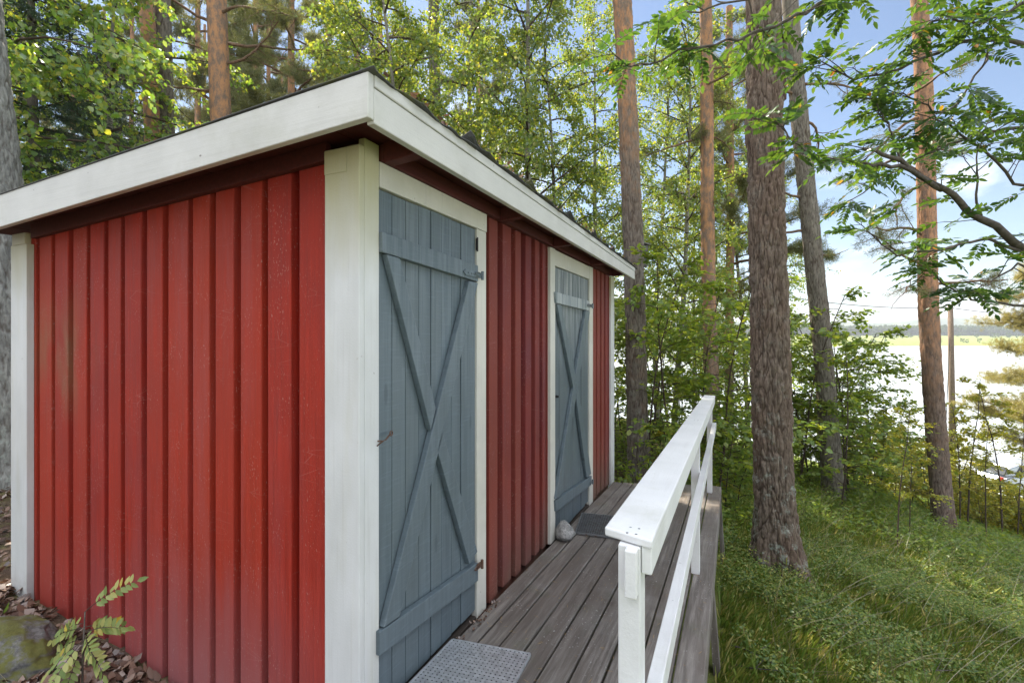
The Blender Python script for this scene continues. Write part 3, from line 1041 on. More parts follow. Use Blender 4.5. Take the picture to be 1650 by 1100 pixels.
mb.box(0.884, 0.908, -0.226, -0.2005, zr(-.2) - 0.115, zr(-.2) - 0.0195)
dsub(mb, 'support_block', M['rail'], rail, 0.003)
for y in (-0.185, -0.15, 1.74, 1.775, 3.60, 3.655):
    for x in (0.882, 0.90):
        mb = MB()
        mb.tube([(x, y, zr(y) - 0.001), (x, y, zr(y) + 0.0007)], [0.0030, 0.0027], 10)
        dsub(mb, 'screw_head', M['steel'], rail, 0)
mb = MB()
zm = lambda y: 0.56 - 0.012 * (y - 2.955)
zm0, zm1 = 0.592, 0.528
mb.hexa([(0.912, -0.26, zm0 - .06), (0.944, -0.26, zm0 - .06), (0.944, 3.68, zm1 - .06), (0.912, 3.68, zm1 - .06),
         (0.912, -0.26, zm0), (0.944, -0.26, zm0), (0.944, 3.68, zm1), (0.912, 3.68, zm1)])
dsub(mb, 'middle_rail', M['rail'], rail, 0.003)


def grate_mat_obj(name, corners, lift, nx, ny, mat, label, bw=0.0028):
    """steel scraper grate: frame plus crossing bars; corners a,b,c,d (x,y) around"""
    cen = sum((Vector((x, y, 0)) for x, y in corners), Vector()) / 4
    e = empty(name, (cen.x, cen.y, dz(cen.y)))
    tag(e, label, 'doormat', 'steel grate mats on the deck')
    A, B, C, D = [Vector((x, y, dz(y) + 0.0035)) for x, y in corners]
    up = Vector((0, 0, 1))
    mb = MB()
    P = [A, B, C, D]
    for i in range(4):
        p, q = P[i] + up * lift, P[(i + 1) % 4] + up * lift
        mb.bar(p, q, 0.009, lift * 1.6)
    o = mb.build('frame', mat, e, False, 0.001); o.location = -e.location
    mb = MB()
    for i in range(1, nx):
        t = i / nx
        mb.bar(A.lerp(B, t) + up * lift, D.lerp(C, t) + up * lift, bw, lift * 1.1)
    o = mb.build('long_bars', mat, e, False, 0); o.location = -e.location
    mb = MB()
    for i in range(1, ny):
        t = i / ny
        mb.bar(A.lerp(D, t) + up * (lift + .001), B.lerp(C, t) + up * (lift + .001), bw, lift * 0.9)
    o = mb.build('cross_bars', mat, e, False, 0); o.location = -e.location
    return e


grate_mat_obj('doormat', [(0.018, 0.12), (0.372, 0.165), (0.340, 0.60), (0.010, 0.545)], 0.008, 19, 25, M['zinc'], 'pale steel grate doormat in front of the nearest blue door', 0.0105)
M['grate_dark'] = metal('dark_grate', (0.26, 0.27, 0.28), 0.5, 0.25)
grate_mat_obj('doormat', [(0.10, 2.0), (0.40, 2.04), (0.36, 2.50), (0.02, 2.43)], 0.008, 20, 28, M['grate_dark'], 'dark steel grate doormat beside the grey stone at the farther door')


def rock(name, loc, size, seed, mat, sub_n=5, rough=0.22):
    import bmesh
    bm = bmesh.new()
    bmesh.ops.create_icosphere(bm, subdivisions=sub_n, radius=1.0)
    rng = random.Random(seed)
    planes = [(Vector((rng.uniform(-1, 1), rng.uniform(-1, 1), rng.uniform(-.6, 1))).normalized(), rng.uniform(0.62, 0.92)) for _ in range(9)]
    for v in bm.verts:
        p = v.co.copy()
        for n, d in planes:
            k = p.dot(n)
            if k > d: p -= n * (k - d) * 0.85
        p *= 1 + rough * noise.noise(p * 1.6 + Vector((seed, 0, 0))) + 0.06 * noise.noise(p * 5 + Vector((0, seed, 0))) + 0.02 * noise.noise(p * 14)
        v.co = Vector((p.x * size[0], p.y * size[1], p.z * size[2]))
    me = bpy.data.meshes.new(name)
    bm.to_mesh(me); bm.free()
    me.polygons.foreach_set('use_smooth', [True] * len(me.polygons))
    me.materials.append(mat)
    o = obj_of(name, me)
    o.location = loc
    return o


st = rock('stone', (0.062, 1.885, dz(1.88) + 0.050), (0.062, 0.075, 0.066), 5, M['stone'], 4)
tag(st, 'rough grey stone propping the frame of the farther blue door', 'stone')
bp = at(35, 1010, 2.06)
bo = rock('boulder', (bp.x - 0.10, bp.y - 0.02, ground(bp.x, bp.y) - 0.03), (0.36, 0.24, 0.19), 11, M['boulder'], 6)
tag(bo, 'mossy grey boulder at the foot of the red side wall', 'boulder')
#=LAND=#
# ================================================================== ground, lake, far shore


def axis_points(lo, hi, fine, c):
    pts, x = [c], c
    while x < hi:
        x += max(fine, abs(x - c) * 0.035 if abs(x - c) > 6 else fine); pts.append(min(x, hi))
    x = c
    while x > lo:
        x -= max(fine, abs(x - c) * 0.05 if abs(x - c) > 5 else fine); pts.insert(0, max(x, lo))
    return pts


gx = axis_points(-70, 80, 0.09, 2.0)
gy = axis_points(-12, 75, 0.09, 3.0)
mb = MB()
for y in gy:
    for x in gx:
        mb.v.append((x, y, bumpy(x, y)))
nx_ = len(gx)
for j in range(len(gy) - 1):
    for i in range(nx_ - 1):
        b = j * nx_ + i
        mb.f.append((b, b + 1, b + nx_ + 1, b + nx_)); mb.m.append(0)
g = mb.build('ground', M['ground'], None, True)
tag(g, kind='structure')

mb = MB()
mb.v = [(-900, -200, LAKE_Z), (1500, -200, LAKE_Z), (1500, 1500, LAKE_Z), (-900, 1500, LAKE_Z)]
mb.f = [(0, 1, 2, 3)]; mb.m = [0]
tag(mb.build('lake', M['water']), kind='structure')


def band(name, mat, prof, d0, d1, nu, nv, amp, seed, p0=500, p1=2200):
    """terrain strip between forward distances d0 and d1, spanning the view generously"""
    mb = MB()
    for j in range(nv + 1):
        t = j / nv
        d = d0 + (d1 - d0) * t
        for i in range(nu + 1):
            px = p0 + (p1 - p0) * i / nu
            dd = d * (1 + 0.10 * noise.noise((px * 0.004, seed, 0)) * (1 - t))
            p = at(px, HOR, dd)
            z = prof(t) + amp(t) * (noise.noise((px * 0.0035, t * 2.0, seed)) + 0.5 * noise.noise((px * 0.011, t * 3.0, seed + 4)))
            mb.v.append((p.x, p.y, z))
    for j in range(nv):
        for i in range(nu):
            b = j * (nu + 1) + i
            mb.f.append((b, b + 1, b + nu + 2, b + nu + 1)); mb.m.append(0)
    o = mb.build(name, mat, None, True)
    tag(o, kind='structure')
    return o


band('far_shore', M['field'], lambda t: LAKE_Z - 0.3 + 13.6 * t ** 0.8, 520, 1050, 160, 20, lambda t: 1.6 * t, 3)
band('near_hills', M['hill'], lambda t: 2 + 50 * t - 16 * t * t, 1000, 1900, 260, 24, lambda t: 14 * t, 7)
band('far_hills', M['hill'], lambda t: 14 + 58 * t, 1850, 2400, 260, 24, lambda t: 34 * t, 12)

#=TREES=#
# ================================================================== trees
rng = np.random.default_rng(11)
random.seed(21)


def polyline(start, d, length, nseg, droop, wig, r):
    """a wandering branch; droop pulls it down along its length"""
    pts = [Vector(start)]
    d = Vector(d).normalized()
    for i in range(nseg):
        d = d + Vector((r.uniform(-wig, wig), r.uniform(-wig, wig), r.uniform(-wig, wig) - droop))
        d.normalize()
        pts.append(pts[-1] + d * (length / nseg))
    return pts


def along(pts, t):
    f = t * (len(pts) - 1)
    i = min(int(f), len(pts) - 2)
    return pts[i].lerp(pts[i + 1], f - i), (pts[i + 1] - pts[i]).normalized()


def trunk_mesh(name, H, r0, r1, mat, lean=(0, 0), flare=0.35, nseg=60, nang=24, ridge=0.0, seed=0, zdetail=None, bend=0.02, fine=1.0):
    """tapered trunk; ridge > 0 displaces furrowed bark"""
    V, E_ = [], []
    zs = []
    if zdetail:
        zs = list(np.linspace(-0.3, zdetail, nseg)) + list(np.linspace(zdetail + 0.15, H, 22))
    else:
        zs = list(np.linspace(-0.3, H, nseg))
    for z in zs:
        t = max(0, z / H)
        r = r0 + (r1 - r0) * t
        fl = flare * math.exp(-max(z, 0) / 0.28)
        cx = lean[0] * z + bend * math.sin(z * 0.7 + seed)
        cy = lean[1] * z + bend * math.sin(z * 0.55 + seed * 2)
        for k in range(nang):
            a = 2 * math.pi * k / nang
            ca, sa = math.cos(a), math.sin(a)
            rr = r * (1 + fl * (1 + 0.35 * math.sin(3 * a + seed) + 0.2 * math.sin(5 * a + 2 * seed)))
            rr *= 1 + 0.05 * noise.noise((ca * 1.2, sa * 1.2, z * 0.6 + seed))
            e = 0.8
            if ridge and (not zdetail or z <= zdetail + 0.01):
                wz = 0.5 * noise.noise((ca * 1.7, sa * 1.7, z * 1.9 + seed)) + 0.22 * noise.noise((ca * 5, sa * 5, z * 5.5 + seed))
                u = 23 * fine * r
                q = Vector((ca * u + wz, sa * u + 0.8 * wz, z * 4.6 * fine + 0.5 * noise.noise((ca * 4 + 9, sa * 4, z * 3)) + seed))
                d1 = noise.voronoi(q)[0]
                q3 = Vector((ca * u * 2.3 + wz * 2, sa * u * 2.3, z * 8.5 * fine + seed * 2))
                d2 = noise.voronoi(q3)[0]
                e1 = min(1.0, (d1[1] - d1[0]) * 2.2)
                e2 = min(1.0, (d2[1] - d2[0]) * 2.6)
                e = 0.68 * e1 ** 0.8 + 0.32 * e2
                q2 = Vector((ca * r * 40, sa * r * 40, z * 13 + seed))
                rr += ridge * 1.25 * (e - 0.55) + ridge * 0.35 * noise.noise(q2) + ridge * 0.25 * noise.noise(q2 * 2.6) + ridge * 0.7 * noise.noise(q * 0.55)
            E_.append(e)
            V.append((cx + rr * ca, cy + rr * sa, z))
    n = len(zs)
    F = [(i * nang + k, i * nang + (k + 1) % nang, (i + 1) * nang + (k + 1) % nang, (i + 1) * nang + k) for i in range(n - 1) for k in range(nang)]
    me = bpy.data.meshes.new(name)
    me.from_pydata(V, [], F)
    me.materials.append(mat)
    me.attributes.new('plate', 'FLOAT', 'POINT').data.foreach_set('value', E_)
    me.polygons.foreach_set('use_smooth', [True] * len(me.polygons))
    me.update()
    return me


def tufts_arrays(P, D, n_each, L, W, r, spread=0.9):
    """pine tufts: blades radiating forward round each twig tip"""
    P = np.repeat(np.asarray(P), n_each, axis=0); D = np.repeat(unit(np.asarray(D)), n_each, axis=0)
    n = len(P)
    rv = r.normal(size=(n, 3))
    dd = unit(D * 0.55 + unit(rv) * spread)
    nn = r.normal(size=(n, 3))
    P = P - D * r.uniform(0, 0.14, (n, 1)) + r.normal(size=(n, 3)) * 0.012
    return leaf_arrays(P, dd, nn, L * r.uniform(0.7, 1.2, n), W, DIA)


def pine_crown_mesh(name, z0, z1, R, nlimb, seed, needle='needle', tuft=(0.10, 0.0085), per=24, lean=(0, 0), rtrunk=0.1, bare=4, up=0.25, loose=1.0):
    r = random.Random(seed); g = np.random.default_rng(seed)
    mb = MB()
    TP, TD = [], []
    for i in range(nlimb + bare):
        if i < bare:                                      # dead stubs and dry limbs under the crown
            z = z0 * r.uniform(0.45, 1.0); L = R * r.uniform(0.25, 0.6)
        else:
            t = (i - bare) / max(1, nlimb - 1)
            z = z0 + (z1 - z0) * t
            L = R * (1.0 - 0.65 * t ** 1.5) * r.uniform(0.7, 1.15)
        az = i * 2.399 + r.uniform(-.4, .4)
        d = Vector((math.cos(az), math.sin(az), up * r.uniform(0.2, 1.6) - (0.25 if i < bare else 0)))
        pts = polyline((lean[0] * z, lean[1] * z, z), d, L, 7, 0.02, 0.22, r)
        r0 = 0.012 + 0.014 * L
        mb.tube(pts, [r0 * (1 - 0.8 * k / 7) for k in range(8)], 6)
        nsub = (3 if i < bare else int(7 + 5 * L))
        for s in range(nsub):
            t = r.uniform(0.25, 1.0)
            p, a = along(pts, t)
            sd = (a + Vector((r.uniform(-1, 1), r.uniform(-1, 1), r.uniform(-.3, .8)))).normalized()
            sl = r.uniform(0.3, 0.9) * (1.2 - 0.6 * t) * min(1, L / 1.5)
            sp = polyline(p, sd, sl, 4, -0.03, 0.3, r)
            mb.tube(sp, [0.008, 0.007, 0.005, 0.004, 0.002], 4)
            if i < bare and s > 0: continue
            for q in range(9 + int(sl * 16)):
                tt = r.uniform(0.25, 1.0)
                pp, aa = along(sp, tt)
                off = Vector((r.gauss(0, .09), r.gauss(0, .09), r.gauss(0, .07))) * loose
                TP.append(tuple(pp + off)); TD.append(tuple((aa + off * 5 + Vector((0, 0, .3))).normalized()))
    groups = [mb_groups(mb, 0)]
    V, F = tufts_arrays(TP, TD, per, tuft[0], tuft[1], g)
    groups.append((V, F, 1))
    return np_mesh(name, groups, [M['pine_twig'], M[needle]])


def pine(px, py_top, d, r0, r1, mat, label, group=None, H=13.0, crown=None, lean_px=0.0, ridge=0.0, nseg=60, nang=24, zdetail=None, flare=0.35, seed=0, fine=1.0, bend=0.02, cat='pine tree'):
    """px: foot column; lean_px: how many columns it wanders over its first 6 m at that distance"""
    p = gpoint(px, d, 0.02)
    e = empty('pine_tree', p)
    tag(e, label, cat, group)
    k = lean_px * d / FPX / 6.0
    lean = (RT[0] * k, RT[1] * k)
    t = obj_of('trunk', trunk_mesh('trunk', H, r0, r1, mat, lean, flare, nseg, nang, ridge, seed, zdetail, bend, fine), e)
    if crown is not None:
        c = obj_of('crown', crown, e)
        c.location = (lean[0] * H * .75, lean[1] * H * .75, 0)
        c.rotation_euler = (0, 0, seed * 1.7)
    return e


cr_high = pine_crown_mesh('pine_crown_high', 11.5, 16.8, 2.1, 12, 3)
cr_high2 = pine_crown_mesh('pine_crown_high_open', 11.0, 16.8, 1.9, 11, 5)
cr_low = pine_crown_mesh('pine_crown_low', 3.6, 12.0, 2.6, 34, 8, bare=6)
cr_low2 = pine_crown_mesh('pine_crown_low_open', 4.6, 12.5, 2.4, 28, 9, bare=6)
cr_gold = pine_crown_mesh('pine_crown_sunny', 3.0, 12.0, 3.4, 46, 14, 'needle_sun_tint', (0.12, 0.009), 30, bare=2, loose=1.9)
cr_far = pine_crown_mesh('pine_crown_far', 2.6, 12.5, 2.2, 36, 15, 'needle', (0.13, 0.014), 18, bare=3)

# the trees one meets first
pine(1252, 0, 4.7, 0.172, 0.118, M['pine_near'], 'thick dark pine with furrowed bark and a mossy flared foot, just beyond the handrail', H=17, crown=cr_high, lean_px=-26, ridge=0.022, nseg=760, nang=230, zdetail=5.4, flare=0.72, seed=3, bend=0.012)
pine(1034, 0, 6.6, 0.146, 0.084, M['pine_shed'], 'straight pine with a grey nest box, rising right behind the far end of the shed', H=17, crown=cr_high2, lean_px=-28, ridge=0.013, nseg=420, nang=120, zdetail=7.0, flare=0.3, seed=5)
pine(1149, 0, 9.6, 0.142, 0.10, M['pine_orange'], 'slim orange barked pine between the shed and the thick dark pine', H=17, crown=cr_high, lean_px=-9, ridge=0.008, nseg=220, nang=70, zdetail=8.5, flare=0.2, seed=8)
pine(1176, 0, 14.0, 0.125, 0.095, M['pine_orange'], 'thin distant pine close to the right of the slim orange pine', H=13, crown=cr_low2, lean_px=0, nseg=40, nang=16, flare=0.1, seed=9)
pine(1345, 0, 8.8, 0.168, 0.10, M['pine_grey'], 'grey pine leaning to the left behind the thick dark pine', H=17, crown=cr_high2, lean_px=-47, ridge=0.012, nseg=320, nang=90, zdetail=8.0, flare=0.2, seed=12)
pine(1517, 0, 8.4, 0.155, 0.095, M['pine_lake'], 'orange barked pine in front of the lake near the right edge', H=17, crown=cr_high, lean_px=-25, ridge=0.010, nseg=320, nang=90, zdetail=8.0, flare=0.25, seed=15, bend=0.035)
pine(38, 0, 4.6, 0.255, 0.15, M['pine_lichen'], 'thick lichen grey pine trunk at the left edge behind the shed corner', H=17, crown=cr_high, lean_px=-112, ridge=0.016, nseg=420, nang=130, zdetail=5.0, flare=0.3, seed=17)
pine(263, 0, 9.0, 0.135, 0.10, M['pine_orange'], 'reddish pine, left one of the close pair above the side wall', H=17, crown=cr_high2, lean_px=-18, ridge=0.006, nseg=160, nang=50, zdetail=8, flare=0.1, seed=19)
pine(292, 0, 9.3, 0.165, 0.115, M['pine_grey'], 'greyer pine, right one of the close pair above the side wall', H=17, crown=cr_high, lean_px=-24, ridge=0.009, nseg=160, nang=50, zdetail=8, flare=0.1, seed=20)
pine(376, 0, 8.0, 0.165, 0.12, M['pine_orange'], 'stout pine with orange bark patches standing above the middle of the side roof edge', H=17, crown=cr_high2, lean_px=-22, ridge=0.007, nseg=220, nang=60, zdetail=8, flare=0.1, seed=23)
pine(494, 0, 12.5, 0.12, 0.075, M['pine_orange'], 'slender pine with low spreading boughs above the near roof corner', H=11, crown=cr_low, lean_px=-14, nseg=60, nang=18, flare=0.1, seed=25, bend=0.07)
pine(583, 0, 16.0, 0.115, 0.08, M['pine_orange'], 'thin orange pine just left of the birches, over the roof corner', H=13, crown=cr_low2, lean_px=-4, nseg=40, nang=16, flare=0.1, seed=27)
pine(706, 0, 11.0, 0.15, 0.11, M['pine_grey'], 'grey pine trunk half hidden among the birch leaves over the front roof edge', H=13, crown=None, lean_px=-4, nseg=80, nang=24, flare=0.1, seed=29)
def add_boughs(tree, specs, lean_px, d, seed, live=0.5):
    r = random.Random(seed); g = np.random.default_rng(seed)
    k = lean_px * d / FPX / 6.0
    for z, side, L in specs:
        mb = MB(); TP, TD = [], []
        ax = Vector((RT[0] * side, RT[1] * side, 0)) + Vector((FW[0], FW[1], 0)) * r.uniform(-.7, .3) + Vector((0, 0, r.uniform(-.1, .55)))
        pts = polyline((RT[0] * k * z, RT[1] * k * z, z), ax, L, 9, 0.03, 0.30, r)
        mb.tube(pts, [0.026 * (1 - .8 * i / 9) + .003 for i in range(10)], 6)
        for s in range(7):
            p, a = along(pts, r.uniform(.25, 1))
            sp = polyline(p, (a + Vector((r.uniform(-1, 1), r.uniform(-1, 1), r.uniform(-.8, .5)))).normalized(), L * r.uniform(.2, .45), 5, 0.05, 0.4, r)
            mb.tube(sp, [.008, .007, .006, .005, .004, .002], 4)
            if r.random() < live:
                for q in range(12):
                    pp, aa = along(sp, r.uniform(.4, 1))
                    TP.append(tuple(pp + Vector((r.gauss(0, .05), r.gauss(0, .05), r.gauss(0, .04))))); TD.append(tuple(aa + Vector((0, 0, .3))))
        gr = [mb_groups(mb, 0)]
        if TP:
            V, F = tufts_arrays(TP, TD, 22, 0.075, 0.005, g); gr.append((V, F, 1))
        obj_of('bough', np_mesh('pine_bough', gr, [M['pine_twig'], M['needle']]), tree)


lean_p = [o for o in COL.objects if o.get('label', '').startswith('grey pine leaning')][0]
add_boughs(lean_p, ((7.6, 1, 1.3), (7.4, -1, .9), (6.9, 1, 1.5), (6.6, -1, .8), (6.2, 1, .7), (5.5, -1, .7), (4.9, -1, .9), (4.5, 1, .5)), -47, 8.8, 4, 0.35)
lake_p = [o for o in COL.objects if o.get('label', '').startswith('orange barked pine in front')][0]
add_boughs(lake_p, ((7.2, -1, 1.3), (6.6, 1, 1.4), (6.0, -1, 1.1), (5.1, -1, 1.2), (4.55, -1, 1.1), (4.3, 1, 1.0), (4.1, -1, 1.3)), -25, 8.4, 9, 0.7)
slim_p = [o for o in COL.objects if o.get('label', '').startswith('slim orange')][0]
add_boughs(slim_p, ((7.9, 1, .9), (7.2, 1, .6), (6.9, -1, .5)), -9, 9.6, 14, 0.4)
stout_p = [o for o in COL.objects if o.get('label', '').startswith('stout pine')][0]
add_boughs(stout_p, ((5.3, 1, 1.6), (6.6, 1, 2.0), (7.0, 1, 1.4), (6.2, 1, 1.3), (6.9, -1, 1.4), (5.8, -1, 1.0)), -22, 8.0, 19, 0.6)
# pines farther into the forest on the left
fp = pine(118, 0, 21, 0.13, 0.07, M['pine_orange'], 'thin sunlit pine far back in the wood on the left', 'distant pines behind the shed', H=13, crown=cr_far, nseg=30, nang=14, flare=0.1, seed=31)
for i, (px, d) in enumerate(((168, 26), (212, 24), (318, 20), (330, 27), (412, 19), (432, 25), (455, 30), (528, 23), (612, 22), (648, 27), (30, 27), (770, 24))):
    dup(fp, gpoint(px, d), i * 1.9, (1.0 + 0.06 * (i % 3),) * 2 + (1.55 + 0.1 * (i % 3),), 'thin sunlit pine far back in the wood on the left', 'distant pines behind the shed')
# the golden pine by the lake, right edge
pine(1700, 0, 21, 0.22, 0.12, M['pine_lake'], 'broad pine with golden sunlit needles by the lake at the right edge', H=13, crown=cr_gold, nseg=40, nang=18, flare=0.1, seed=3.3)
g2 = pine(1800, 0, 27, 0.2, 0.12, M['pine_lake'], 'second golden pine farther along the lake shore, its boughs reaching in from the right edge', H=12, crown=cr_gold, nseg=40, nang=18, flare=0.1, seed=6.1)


def broad_tree(name, H, cb, R, nlimb, nleaf, seed, leaf, leaf_len, leaf_w, trunk_r, trunk_mat, droop=0.10, twigs=9, parts=('trunk', 'crown'), tw_len=0.7, shape=DIA, up=0.75, z_hi=None):
    """birch-like tree: returns trunk mesh and crown mesh (twigs + leaves)"""
    r = random.Random(seed); g = np.random.default_rng(seed)
    mbt, mb = MB(), MB()
    tp = polyline((0, 0, -0.15), (r.uniform(-.04, .04), r.uniform(-.04, .04), 1), H + .15, 16, 0.0, 0.05, r)
    mbt.tube(tp, [trunk_r * (1.15 if k == 0 else 1 - 0.93 * k / 16) + 0.004 for k in range(17)], 10)
    TP, TD, TW = [], [], []
    for i in range(nlimb):
        t = (i + r.random()) / nlimb
        z = cb + (H * 0.97 - cb) * t
        p0, ax = along(tp, (z + .15) / (H + .15))
        prof = math.sin(math.pi * min(1, 0.28 + 0.72 * t)) ** 0.7 if t > 0 else 0.8
        L = max(0.35, R * prof * r.uniform(0.65, 1.15))
        az = i * 2.399 + r.uniform(-.5, .5)
        d = Vector((math.cos(az), math.sin(az), up * r.uniform(0.5, 1.4)))
        pts = polyline(p0, d, L, 7, droop * r.uniform(0.4, 1.4), 0.16, r)
        rr = 0.006 + trunk_r * 0.22 * min(1, L / 2)
        mb.tube(pts, [rr * (1 - 0.85 * k / 7) + .0015 for k in range(8)], 5)
        for s in range(int(twigs * (0.5 + L / R))):
            tt = r.uniform(0.18, 1.0)
            p, a = along(pts, tt)
            sd = (a * 0.8 + Vector((r.uniform(-1, 1), r.uniform(-1, 1), r.uniform(-.6, .6)))).normalized()
            sl = tw_len * r.uniform(0.5, 1.25)
            sp = polyline(p, sd, sl, 4, 0.14, 0.2, r)
            mb.tube(sp, [0.004, 0.0032, 0.0025, 0.002, 0.001], 3)
            TP.append([tuple(q) for q in sp])
    TP = np.array(TP)
    nt_ = len(TP)
    idx = g.integers(0, nt_, nleaf)
    t = g.uniform(0.08, 1.0, nleaf) * 4
    k = np.minimum(t.astype(int), 3); f = (t - k)[:, None]
    A = TP[idx, k]; B = TP[idx, k + 1]
    P = A + (B - A) * f + g.normal(size=(nleaf, 3)) * (0.045, 0.045, 0.04)
    ax = unit(B - A)
    D = ax * 0.5 + g.normal(size=(nleaf, 3)) * 0.6 + np.array([0, 0, -0.45])
    Nn = g.normal(size=(nleaf, 3)) * 0.65 + np.array([0, 0, 0.75])
    V, F = leaf_arrays(P, D, Nn, leaf_len * g.uniform(0.7, 1.2, nleaf), leaf_w * g.uniform(0.75, 1.2, nleaf), shape)
    crown = np_mesh(name + '_crown', [mb_groups(mb, 0), (V, F, 1)], [M['twig'], M[leaf]])
    bt = bpy.data.meshes.new(name + '_trunk')
    bt.from_pydata(mbt.v, [], mbt.f); bt.materials.append(trunk_mat)
    bt.polygons.foreach_set('use_smooth', [True] * len(bt.polygons)); bt.update()
    return bt, crown


def tree_from(name, meshes, loc, rz, sc, label, cat, group=None, names=('trunk', 'crown')):
    e = empty(name, loc, rz)
    e.scale = (sc, sc, sc)
    tag(e, label, cat, group)
    obj_of(names[0], meshes[0], e); obj_of(names[1], meshes[1], e)
    return e


birches = [broad_tree('birch_a', 10.5, 1.6, 2.0, 46, 23000, 101, 'leaf_birch', 0.062, 0.048, 0.075, M['birch'], twigs=10),
           broad_tree('birch_b', 9.5, 1.2, 2.2, 44, 23000, 102, 'leaf_birch', 0.062, 0.048, 0.065, M['birch'], twigs=10),
           broad_tree('birch_c', 11.5, 2.2, 1.9, 46, 22000, 103, 'leaf_birch', 0.062, 0.048, 0.085, M['birch'], twigs=10)]
blist = [(598, 10.0, 0, 'leafy young birch over the near roof corner, leftmost of the birches'),
         (672, 8.6, 1, 'birch with sunlit leaves just right of the roof corner'),
         (752, 10.5, 2, 'birch with a slim dark stem above the first third of the front roof edge'),
         (828, 9.2, 0, 'bushy birch above the middle of the front roof edge'),
         (905, 10.2, 1, 'birch with a visible thin stem above the far half of the front roof edge'),
         (958, 12.0, 2, 'birch close to the left of the pine with the grey nest box'),
         (1084, 11.5, 0, 'birch with a pale slender stem between the nest box pine and the slim orange pine'),
         (1062, 15.0, 2, 'birch in back of the pale stemmed birch, nearer to the nest box pine'),
         (640, 14.5, 2, 'tall birch deeper in the wood, seen between the two nearest birches'),
         (868, 14.5, 1, 'tall birch deeper in the wood, behind the bushy birch'),
         (1118, 17.0, 1, 'far birch by the water, just left of the slim orange pine'),
         (1206, 15.0, 0, 'birch whose leaves show on both sides of the thick dark pine'),
         (556, 16, 1, 'far birch with yellow leaves left of the roof corner')]
for i, (px, d, k, lab) in enumerate(blist):
    tree_from('birch_tree', birches[k], gpoint(px, d), i * 2.1, 0.92 + 0.05 * (i % 4), lab, 'birch tree', 'birches behind the shed')

# birch whose hanging boughs fill the upper left corner
near_b = broad_tree('near_birch', 8.5, 2.3, 2.6, 40, 15000, 131, 'leaf_near', 0.072, 0.058, 0.09, M['birch'], droop=0.13, twigs=9, shape=HEX, up=0.45, tw_len=0.75)
tree_from('birch_tree', near_b, gpoint(-70, 5.6), 0.6, 1.0, 'birch with big drooping leafy boughs in the upper left corner', 'birch tree')
nb2 = tree_from('birch_tree', near_b, gpoint(150, 8.2), 2.6, 0.95, 'birch with hanging boughs between the dark spruce and the close pair of pines', 'birch tree')


# --- spruce
def spruce_mesh(H, R, seed):
    r = random.Random(seed); g = np.random.default_rng(seed)
    mb = MB(); P, D = [], []
    z = 0.9
    while z < H - 0.4:
        n = 6
        a0 = r.random() * 6
        for i in range(n):
            az = a0 + i * 2 * math.pi / n + r.uniform(-.25, .25)
            L = R * (1 - z / H) ** 0.8 * r.uniform(0.8, 1.15) + 0.15
            pts = polyline((0, 0, z + r.uniform(-.1, .1)), (math.cos(az), math.sin(az), 0.05), L, 6, 0.06, 0.06, r)
            mb.tube(pts, [0.014 * (1 - .8 * k / 6) + .002 for k in range(7)], 4)
            for s in range(int(10 + 14 * L)):
                t = r.uniform(0.12, 1)
                p, a = along(pts, t)
                side = a.cross(Vector((0, 0, 1))) * r.choice((-1, 1))
                sd = (a * 0.6 + side * r.uniform(.3, 1) + Vector((0, 0, -r.uniform(0.1, .9)))).normalized()
                sl = r.uniform(0.18, 0.5) * (1.15 - 0.5 * t)
                for q in range(int(sl * 60)):
                    pp = p + sd * (sl * r.random())
                    P.append(tuple(pp)); D.append(tuple(sd))
        z += 0.30
    P, D = np.array(P), np.array(D)
    P = np.repeat(P, 3, axis=0); D = np.repeat(D, 3, axis=0)
    n = len(P)
    V, F = leaf_arrays(P + g.normal(size=(n, 3)) * .012, D + g.normal(size=(n, 3)) * .55, g.normal(size=(n, 3)), 0.036, 0.010, DIA)
    c = np_mesh('spruce_crown', [mb_groups(mb, 0), (V, F, 1)], [M['twig'], M['spruce']])
    t = trunk_mesh('spruce_trunk', H, 0.11, 0.02, M['pine_grey'], (0, 0), 0.2, 24, 14)
    return t, c


sp = spruce_mesh(8.5, 1.9, 77)
tree_from('spruce_tree', sp, gpoint(52, 7.0), 0.0, 1.0, 'dark green spruce behind the birch boughs on the left', 'spruce tree')
tree_from('spruce_tree', sp, gpoint(175, 10.5), 1.3, 1.0, 'second dark spruce, farther back toward the close pair of pines', 'spruce tree')

